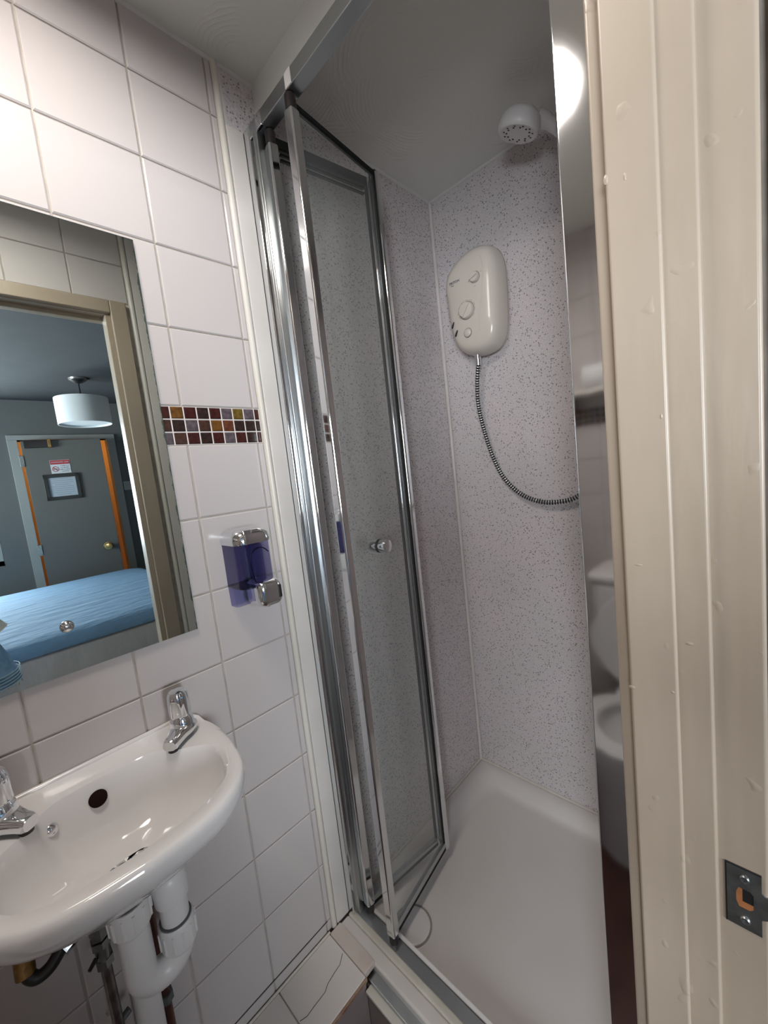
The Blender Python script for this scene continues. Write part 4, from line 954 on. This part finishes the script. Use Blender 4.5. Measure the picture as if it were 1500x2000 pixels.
d2('closer_end', (0.172, 0.020, 0.500), (0.195, 0.064, 0.570), M['brass'], 0.004, leafm, hm)
kb = NB(); lathe(kb, [(0.034, 0), (0.034, 0.004), (0.014, 0.007), (0.012, 0.03), (0.028, 0.038), (0.034, 0.05), (0.028, 0.064), (0, 0.068)], hm @ Vector((0.452, 0.02, -0.395)), hm.to_3x3() @ Vector((0, 1, 0)), 24); struct('door_knob', kb, M['gold'], parent=leafm)
for zz in (0.40, -0.34):
    d2('hinge', (-0.026, 0.0, zz - 0.045), (0.004, 0.026, zz + 0.045), M['steel'], 0.003, leafm, hm)
d2('lock_plate', (0.534, -0.016, -0.47), (0.537, 0.016, -0.32), M['black'], 0.0005, leafm, hm)
# sign and framed notice on that door
sg = thing('no_smoking_sign', 'red and white no smoking sign above the framed notice on the bedroom door', 'sign', hm @ Vector((0.225, 0.021, 0.29)))
def face_m(x_, y_, z_): return hm @ Matrix(((-1, 0, 0, x_), (0, 0, 1, y_), (0, 1, 0, z_), (0, 0, 0, 1)))
b = NB(); box(b, (0.160, 0.0205, 0.283), (0.292, 0.0225, 0.395), mtx=hm); obj('plate', b, M['paper'], sg, smooth=0)
b = NB(); box(b, (0.162, 0.0222, 0.359), (0.290, 0.0232, 0.393), mtx=hm); obj('red_band', b, M['red'], sg, smooth=0)
b = NB(); text_mesh(b, 'NO SMOKING', 0.018, face_m(0.226, 0.0235, 0.376)); obj('lettering', b, M['paper'], sg, smooth=0)
b = NB()
for k in range(4): text_mesh(b, ('It is against', 'the law to', 'smoke in these', 'premises')[k], 0.0125, face_m(0.201 if False else 0.254, 0.0228, 0.346 - 0.0155 * k))
obj('small_print', b, M['black'], sg, smooth=0)
b = NB(); c0 = hm @ Vector((0.190, 0.0232, 0.320)); pr = [hm @ Vector((0.190 + 0.020 * math.cos(2 * PI * k / 24), 0.0232, 0.320 + 0.020 * math.sin(2 * PI * k / 24))) for k in range(25)]
tube(b, pr, 0.0022, 6); tube(b, [hm @ Vector((0.176, 0.0232, 0.334)), hm @ Vector((0.204, 0.0232, 0.306))], 0.0022, 6); obj('ban_ring', b, M['red'], sg)
b = NB(); tube(b, [hm @ Vector((0.178, 0.0230, 0.320)), hm @ Vector((0.202, 0.0230, 0.320))], 0.0025, 6); obj('cigarette', b, M['black'], sg)
nf = thing('framed_notice', 'black framed printed notice hanging on the bedroom door', 'picture frame', hm @ Vector((0.22, 0.021, 0.06)))
NX0, NX1, NZ0, NZ1 = 0.097, 0.337, 0.060, 0.276
b = NB()
for lo, hi in (((NX0, NZ0), (NX1, NZ0 + 0.028)), ((NX0, NZ1 - 0.028), (NX1, NZ1)), ((NX0, NZ0), (NX0 + 0.028, NZ1)), ((NX1 - 0.028, NZ0), (NX1, NZ1))):
    box(b, (lo[0], 0.0205, lo[1]), (hi[0], 0.038, hi[1]), 0.002, 1, mtx=hm)
obj('frame', b, M['black'], nf)
b = NB(); box(b, (NX0 + 0.02, 0.0205, NZ0 + 0.02), (NX1 - 0.02, 0.026, NZ1 - 0.02), mtx=hm); obj('printed_sheet', b, M['bluepaper'], nf, smooth=0)
b = NB()
for k in range(9):
    wl = 0.075 if k not in (3, 8) else 0.05
    box(b, (0.217 - wl, 0.0262, 0.236 - 0.0165 * k), (0.217 + wl, 0.0266, 0.239 - 0.0165 * k), mtx=hm)
obj('print_lines', b, M['greyink'], nf, smooth=0)
sw = thing('light_switch', 'white light switch on the bedroom wall beside the door', 'switch', (1.045, BY, 0.10))
b = NB(); box(b, (1.003, BY, 0.088), (1.090, BY + 0.009, 0.172), 0.003, 2); obj('plate', b, M['frame_white'], sw)
b = NB(); box(b, (1.036, BY + 0.008, 0.118), (1.056, BY + 0.014, 0.143), 0.002, 2); obj('rocker', b, M['frame_white'], sw)
# corridor beyond
cor = sgroup('wall_corridor')
for lo, hi in (((0.0, BY - 1.05, FLOOR), (1.5, BY - 1.0, 0.9)), ((0.10, BY - 1.0, FLOOR), (0.15, BY - 0.1, 0.9)), ((1.25, BY - 1.0, FLOOR), (1.30, BY - 0.1, 0.9)), ((0.0, BY - 1.05, 0.9), (1.5, BY - 0.1, 0.95)), ((0.0, BY - 1.05, FLOOR - 0.05), (1.5, BY - 0.1, FLOOR))):
    b = NB(); box(b, lo, hi); struct('plaster', b, M['warmwall'], parent=cor, smooth=0)
hl = thing('corridor_light', 'warm ceiling lamp in the corridor beyond the bedroom door', 'light', (0.75, BY - 0.55, 0.9))
b = NB(); lathe(b, [(0.10, 0), (0.10, 0.015), (0.085, 0.015)], (0.75, BY - 0.55, 0.9), (0, 0, -1), 24, close=False); obj('rim', b, M['frame_white'], hl)
b = NB(); lathe(b, [(0.09, 0.012), (0.07, 0.04), (0.03, 0.055), (0, 0.057)], (0.75, BY - 0.55, 0.9), (0, 0, -1), 24, close=False); obj('diffuser', b, M['hall'], hl)
# pendant lamp
PLX, PLY = 0.650, -1.92
pl = thing('pendant_lamp', 'white drum shade pendant lamp on the bedroom ceiling', 'lamp', (PLX, PLY, BCEIL))
b = NB(); lathe(b, [(0.058, 0), (0.055, 0.012), (0.03, 0.028), (0.010, 0.036), (0, 0.036)], (PLX, PLY, BCEIL), (0, 0, -1), 28); obj('ceiling_rose', b, M['dull'], pl)
b = NB(); tube(b, [(PLX, PLY, BCEIL - 0.03), (PLX, PLY, 0.66)], 0.0045, 8); obj('cord', b, M['black'], pl)
b = NB(); lathe(b, [(0.157, 0), (0.161, 0), (0.161, 0.185), (0.157, 0.185), (0.157, 0)], (PLX, PLY, 0.758), (0, 0, -1), 48, close=False); obj('shade', b, M['shade'], pl)
b = NB(); lathe(b, [(0, 0.004), (0.152, 0.004), (0.157, 0), (0.157, 0.006)], (PLX, PLY, 0.582), (0, 0, 1), 48, close=False); obj('shade_diffuser', b, M['shade'], pl)
b = NB()
for k in range(3):
    a = 2 * PI * k / 3 + 0.4; tube(b, [(PLX, PLY, 0.70), (PLX + 0.157 * math.cos(a), PLY + 0.157 * math.sin(a), 0.750)], 0.002, 6)
obj('shade_ring', b, M['dull'], pl)
# bed
bed = thing('bed', 'double bed made up with a pale sheet, reflected in the mirror', 'bed', (-0.10, -1.62, FLOOR))
BX0, BX1, BY0, BY1, BZ = -1.15, 0.985, -2.52, -0.80, -0.600
def bedring(ins, z_, r=0.10): return [Vector((p, q, z_)) for p, q in rrect((BX0 + BX1) / 2, (BY0 + BY1) / 2, BX1 - BX0 - 2 * ins, BY1 - BY0 - 2 * ins, r, 8)]
b = NB(); loft(b, [bedring(0.03, FLOOR + 0.04, 0.06), bedring(0.03, -1.03, 0.06)]); obj('base', b, M['carpet'], bed)
b = NB(); loft(b, [bedring(0.012, -1.30, 0.11), bedring(0.004, -1.0, 0.12), bedring(0.006, -0.70, 0.12), bedring(0.022, -0.655, 0.12)]); obj('side_sheet', b, M['side_sheet'], bed, smooth=80)
b = NB(); loft(b, [bedring(-0.003, -0.676, 0.12), bedring(0.0, -0.664, 0.12), bedring(0.014, -0.642, 0.12), bedring(0.04, -0.620, 0.12), bedring(0.09, -0.605, 0.12), bedring(0.25, BZ, 0.12), bedring(0.70, BZ + 0.004, 0.06)]); obj('sheet', b, M['sheet'], bed, smooth=80)
for k, (px2, py2) in enumerate(((-0.80, -2.0), (-0.80, -1.25))):
    b = NB(); rg = []
    for s, z_ in ((0.55, BZ + 0.006), (0.92, BZ + 0.03), (1.0, BZ + 0.065), (0.90, BZ + 0.10), (0.5, BZ + 0.125)):
        rg.append([Vector((px2 + (p - px2) * s, py2 + (q - py2) * s, z_)) for p, q in rrect(px2, py2, 0.44, 0.66, 0.09, 5)])
    loft(b, rg); tag(obj('pillow', b, M['sheet'], smooth=80), 'white pillow at the bed head ' + ('near the far wall' if k == 0 else 'on the side near the bathroom'), 'pillow', 'pillows on the bed')
b = NB(); box(b, (BX0 - 0.07, BY0, FLOOR + 0.001), (BX0 - 0.005, BY1, -0.15), 0.02, 2); obj('headboard', b, M['bedwall_dark'], bed)
for xx in (BX0 + 0.15, BX1 - 0.15):
    for yy in (BY0 + 0.15, BY1 - 0.15):
        b = NB(); tube(b, [(xx, yy, FLOOR), (xx, yy, FLOOR + 0.045)], 0.025, 12); obj('foot', b, M['black'], bed)

# ------------------------------------------------------------------ the photographer (mirror reflection only shows a sliver)
def skin_mesh(name, joints, bones, m, parent, root=0, sub=2):
    me = bpy.data.meshes.new(name); off = WLOC[parent]
    me.from_pydata([Vector(j[:3]) - off for j in joints], bones, []); o = bpy.data.objects.new(name, me); C.objects.link(o)
    md = o.modifiers.new('skin', 'SKIN'); md.use_smooth_shade = True
    sv = me.skin_vertices[0].data
    for i, j in enumerate(joints):
        r = j[3] if isinstance(j[3], tuple) else (j[3], j[3]); sv[i].radius = r; sv[i].use_root = (i == root)
    s = o.modifiers.new('sub', 'SUBSURF'); s.levels = sub; s.render_levels = sub
    dg = bpy.context.evaluated_depsgraph_get(); me2 = bpy.data.meshes.new_from_object(o.evaluated_get(dg)); bpy.data.objects.remove(o)
    me2.materials.clear(); me2.materials.append(m)
    for p in me2.polygons: p.use_smooth = True
    o = bpy.data.objects.new(name, me2); C.objects.link(o); o.parent = parent; WLOC[o] = off.copy(); return o
FW = Vector((0.60, 0.80, 0)); RT_ = Vector((0.80, -0.60, 0))       # facing direction and its right hand side
PB = Vector((-0.200, -0.370, 0))                                   # under the pelvis
def pp(r, f, z): v_ = PB + RT_ * r + FW * f; return (v_.x, v_.y, z)
person = thing('person', 'person in white shirt and blue denim shorts holding up a phone, at mirror edge', 'person', (PB.x, PB.y, FLOOR))
J = []; Bn = []
def jn(r, f, z, rad): J.append((*pp(r, f, z), rad)); return len(J) - 1
pel = jn(0, 0, -0.50, (0.125, 0.10)); wa = jn(0, -0.005, -0.36, (0.115, 0.088)); ch = jn(0, 0.0, -0.16, (0.135, 0.10)); up = jn(0, -0.01, -0.03, (0.11, 0.08)); ne = jn(0, 0.0, 0.06, 0.052); hd0 = jn(0, 0.012, 0.13, 0.062); 
Bn += [(pel, wa), (wa, ch), (ch, up), (up, ne), (ne, hd0)]
for s in (-1, 1):
    h = jn(0.085 * s, 0, -0.58, 0.088); t1 = jn(0.10 * s, 0.01, -0.73, 0.075); k_ = jn(0.105 * s, 0.012, -0.905, 0.053); cf = jn(0.11 * s, -0.008, -1.03, 0.050); an = jn(0.112 * s, -0.012, -1.275, 0.033); hl_ = jn(0.114 * s, 0.005, -1.322, 0.036); to = jn(0.125 * s, 0.11, -1.334, 0.026)
    Bn += [(pel, h), (h, t1), (t1, k_), (k_, cf), (cf, an), (an, hl_), (hl_, to)]
# arms to the phone, which is held just behind the lens
arms = []
CP = Vector((-0.05, -0.045, -0.075))
hands = {-1: Vector((-0.115, 0.010, -0.110)), 1: Vector((-0.012, -0.085, -0.115))}
for s in (-1, 1):
    sh = jn(0.150 * s, 0.0, -0.055, 0.052); el = jn(0.120 * s, 0.12, -0.25, 0.040)
    hv = hands[s]; wv = hv + Vector((-0.045, -0.05, -0.075)); J.append((wv.x, wv.y, wv.z, 0.027)); wr_ = len(J) - 1; J.append((hv.x - 0.012, hv.y - 0.012, hv.z - 0.022, 0.031)); hn = len(J) - 1
    Bn += [(up, sh), (sh, el), (el, wr_), (wr_, hn)]
    # four fingers behind/around the phone edge and a thumb
    fwd = Vector((0.708, 0.699, -0.103)); side = Vector((0.69, -0.715, -0.11)) * s; upv = Vector((0.11, 0.0, 0.99))
    for k in range(4):
        b0 = hv + upv * (0.012 + 0.0 * k) + upv * (-0.018 + 0.018 * k); ln = (0.8, 0.95, 1.0, 0.88)[k]
        J.append((*(hv + upv * (-0.012 + 0.012 * k)), 0.010)); a0 = len(J) - 1
        J.append((*(b0 + side * 0.012 * ln + fwd * 0.018), 0.009)); a1 = len(J) - 1
        J.append((*(b0 + side * -0.012 * ln + fwd * 0.030), 0.0082)); a2 = len(J) - 1
        J.append((*(b0 + side * -0.034 * ln + fwd * 0.028), 0.0072)); a3 = len(J) - 1
        Bn += [(hn, a0), (a0, a1), (a1, a2), (a2, a3)]
    J.append((*(hv + side * -0.010 - fwd * 0.016 + upv * 0.010), 0.0105)); a0 = len(J) - 1
    J.append((*(hv + side * -0.028 - fwd * 0.014 + upv * 0.028), 0.0088)); a1 = len(J) - 1
    Bn += [(hn, a0), (a0, a1)]
# shift the whole hand set back so nothing passes the lens plane
J = [(*(Vector(j[:3]) - (Vector((0.708, 0.699, -0.103)) * 0.055 if Vector(j[:3]).length < 0.26 and j[2] > -0.25 and j[3] == j[3] and not isinstance(j[3], tuple) and j[3] < 0.035 else Vector())), j[3]) for j in J]
skin_mesh('body', J, Bn, M['skin'], person, pel)
# head: an ovoid with a face
hcx = Vector(pp(0, 0.03, 0.215))
b = NB(); prof = []
rg = []
for z_, rx, ry, fo in ((-0.118, 0.028, 0.030, 0.022), (-0.105, 0.046, 0.052, 0.018), (-0.075, 0.060, 0.075, 0.010), (-0.03, 0.070, 0.088, 0.002), (0.02, 0.076, 0.094, -0.004), (0.065, 0.074, 0.092, -0.008), (0.10, 0.058, 0.074, -0.010), (0.122, 0.030, 0.040, -0.012)):
    rg.append([hcx + RT_ * (rx * math.cos(2 * PI * k / 24)) + FW * (ry * math.sin(2 * PI * k / 24) + fo) + Vector((0, 0, z_)) for k in range(24)])
loft(b, rg); hdo = obj('head', b, M['skin'], person, smooth=80)
b = NB(); tube(b, [hcx + FW * 0.088 + Vector((0, 0, 0.012)), hcx + FW * 0.104 + Vector((0, 0, -0.022)), hcx + FW * 0.098 + Vector((0, 0, -0.032))], [0.006, 0.0125, 0.011], 12); obj('nose', b, M['skin'], hdo)
for s in (-1, 1):
    b = NB(); lathe(b, [(0, -0.010), (0.009, -0.006), (0.0115, 0.0), (0.009, 0.006), (0.004, 0.0085), (0, 0.009)], hcx + RT_ * 0.030 * s + FW * 0.078 + Vector((0, 0, 0.010)), FW, 16); obj('eye', b, M['eye'], hdo)
    b = NB(); lathe(b, [(0.0048, 0), (0.0045, 0.0012), (0, 0.0018)], hcx + RT_ * 0.030 * s + FW * 0.0865 + Vector((0, 0, 0.010)), FW, 12); obj('iris', b, M['black'], hdo)
    b = NB(); tube(b, [hcx + RT_ * 0.014 * s + FW * 0.090 + Vector((0, 0, 0.030)), hcx + RT_ * 0.032 * s + FW * 0.086 + Vector((0, 0, 0.034)), hcx + RT_ * 0.048 * s + FW * 0.074 + Vector((0, 0, 0.029))], [0.003, 0.0035, 0.002], 8); obj('eyebrow', b, M['hair'], hdo)
    b = NB(); tube(b, spline([hcx + RT_ * 0.070 * s + FW * -0.004 + Vector((0, 0, -0.030)), hcx + RT_ * 0.080 * s + FW * -0.012 + Vector((0, 0, -0.005)), hcx + RT_ * 0.084 * s + FW * -0.018 + Vector((0, 0, 0.018)), hcx + RT_ * 0.074 * s + FW * 0.002 + Vector((0, 0, 0.022))], 4), 0.007, 8); obj('ear', b, M['skin'], hdo)
b = NB(); tube(b, [hcx + RT_ * -0.022 + FW * 0.083 + Vector((0, 0, -0.062)), hcx + FW * 0.092 + Vector((0, 0, -0.060)), hcx + RT_ * 0.022 + FW * 0.083 + Vector((0, 0, -0.062))], [0.003, 0.0065, 0.003], 10); obj('mouth', b, M['lip'], hdo)
b = NB(); rg = []
for z_, rx, ry, fo in ((-0.035, 0.066, 0.055, -0.052), (0.0, 0.080, 0.075, -0.034), (0.035, 0.084, 0.088, -0.020), (0.070, 0.083, 0.098, -0.010), (0.102, 0.070, 0.086, -0.012), (0.126, 0.044, 0.055, -0.014), (0.136, 0.015, 0.02, -0.016)):
    rg.append([hcx + RT_ * (rx * math.cos(2 * PI * k / 24)) + FW * (ry * math.sin(2 * PI * k / 24) + fo) + Vector((0, 0, z_)) for k in range(24)])
loft(b, rg); obj('hair', b, M['hair'], person, smooth=80)
def sect(r0, f0, z_, rx, ry, n=28, wob=0.0): return [Vector(pp(r0 + rx * math.cos(2 * PI * k / n), f0 + ry * math.sin(2 * PI * k / n), z_ + wob * math.sin(6 * PI * k / n))) for k in range(n)]
b = NB(); loft(b, [sect(0.0, 0, -0.425, 0.246, 0.165, wob=0.008), sect(0, 0, -0.422, 0.240, 0.160, wob=0.008), sect(0, 0, -0.36, 0.200, 0.145), sect(0, 0, -0.20, 0.166, 0.128), sect(0, 0, -0.06, 0.160, 0.112), sect(0, -0.005, 0.0, 0.120, 0.085), sect(0, 0, 0.028, 0.075, 0.066)], cap0=False, cap1=False); obj('shirt', b, M['shirt'], person, smooth=80)
for s in (-1, 1):
    b = NB(); a0, a1 = Vector(pp(0.13 * s, 0, -0.045)), Vector(pp(0.128 * s, 0.085, -0.185)); tube(b, [a0, a0.lerp(a1, 0.35), a1], [0.066, 0.066, 0.064], 20); obj('sleeve', b, M['shirt'], person, smooth=80)
b = NB(); loft(b, [sect(0, 0, -0.42, 0.155, 0.118), sect(0, 0, -0.50, 0.172, 0.130), sect(0, 0, -0.585, 0.182, 0.132)], cap0=False, cap1=False); obj('shorts_waist', b, M['denim'], person, smooth=80)
for s in (-1, 1):
    b = NB(); loft(b, [sect(0.088 * s, 0, -0.47, 0.108, 0.125), sect(0.100 * s, 0.004, -0.52, 0.116, 0.124), sect(0.112 * s, 0.01, -0.58, 0.122, 0.124), sect(0.118 * s, 0.012, -0.625, 0.126, 0.126)], cap0=False, cap1=False); obj('shorts_leg', b, M['denim'], person, smooth=80)
    b = NB()
    for row in range(5): tube(b, sect(0.1175 * s, 0.012, -0.580 - 0.0115 * row, 0.1275, 0.1275, 28, 0.002) , 0.0018, 5)
    for k in range(60):
        a = 2 * PI * k / 60; p0 = Vector(pp(0.118 * s + 0.126 * math.cos(a), 0.012 + 0.126 * math.sin(a), -0.624)); p1 = p0 + Vector((random.uniform(-.006, .006), random.uniform(-.006, .006), -random.uniform(0.008, 0.022))); tube(b, [p0, p1], 0.0011, 4)
    o = obj('frayed_hem', b, M['fray'], person); o['kind'] = 'stuff'
    b = NB(); rg = []
    for t_, w_, h_ in ((-0.055, 0.026, 0.045), (-0.03, 0.038, 0.075), (0.03, 0.042, 0.072), (0.09, 0.047, 0.052), (0.14, 0.042, 0.040), (0.165, 0.02, 0.025)):
        rg.append([Vector(pp(0.120 * s + w_ * math.cos(2 * PI * k / 16), t_, FLOOR + h_ * 0.5 + 0.5 * h_ * math.sin(2 * PI * k / 16))) for k in range(16)])
    loft(b, rg); obj('shoe', b, M['shoe'], person, smooth=70)
# phone just behind the lens
ph = thing('phone', 'dark phone held up by the person at the mirror edge', 'phone', (-0.03, -0.03, -0.08))
cm = cam.matrix_world.copy()
b = NB(); box(b, (-0.060, -0.140, 0.012), (0.015, 0.020, 0.020), 0.003, 3, mtx=cm); obj('phone_body', b, M['black'], ph)
b = NB(); lathe(b, [(0.010, 0.012), (0.010, 0.0095), (0.0085, 0.009)], cm @ Vector((0, 0, 0)), cm.to_3x3() @ Vector((0, 0, 1)), 20, close=False); obj('lens_ring', b, M['steel'], ph)
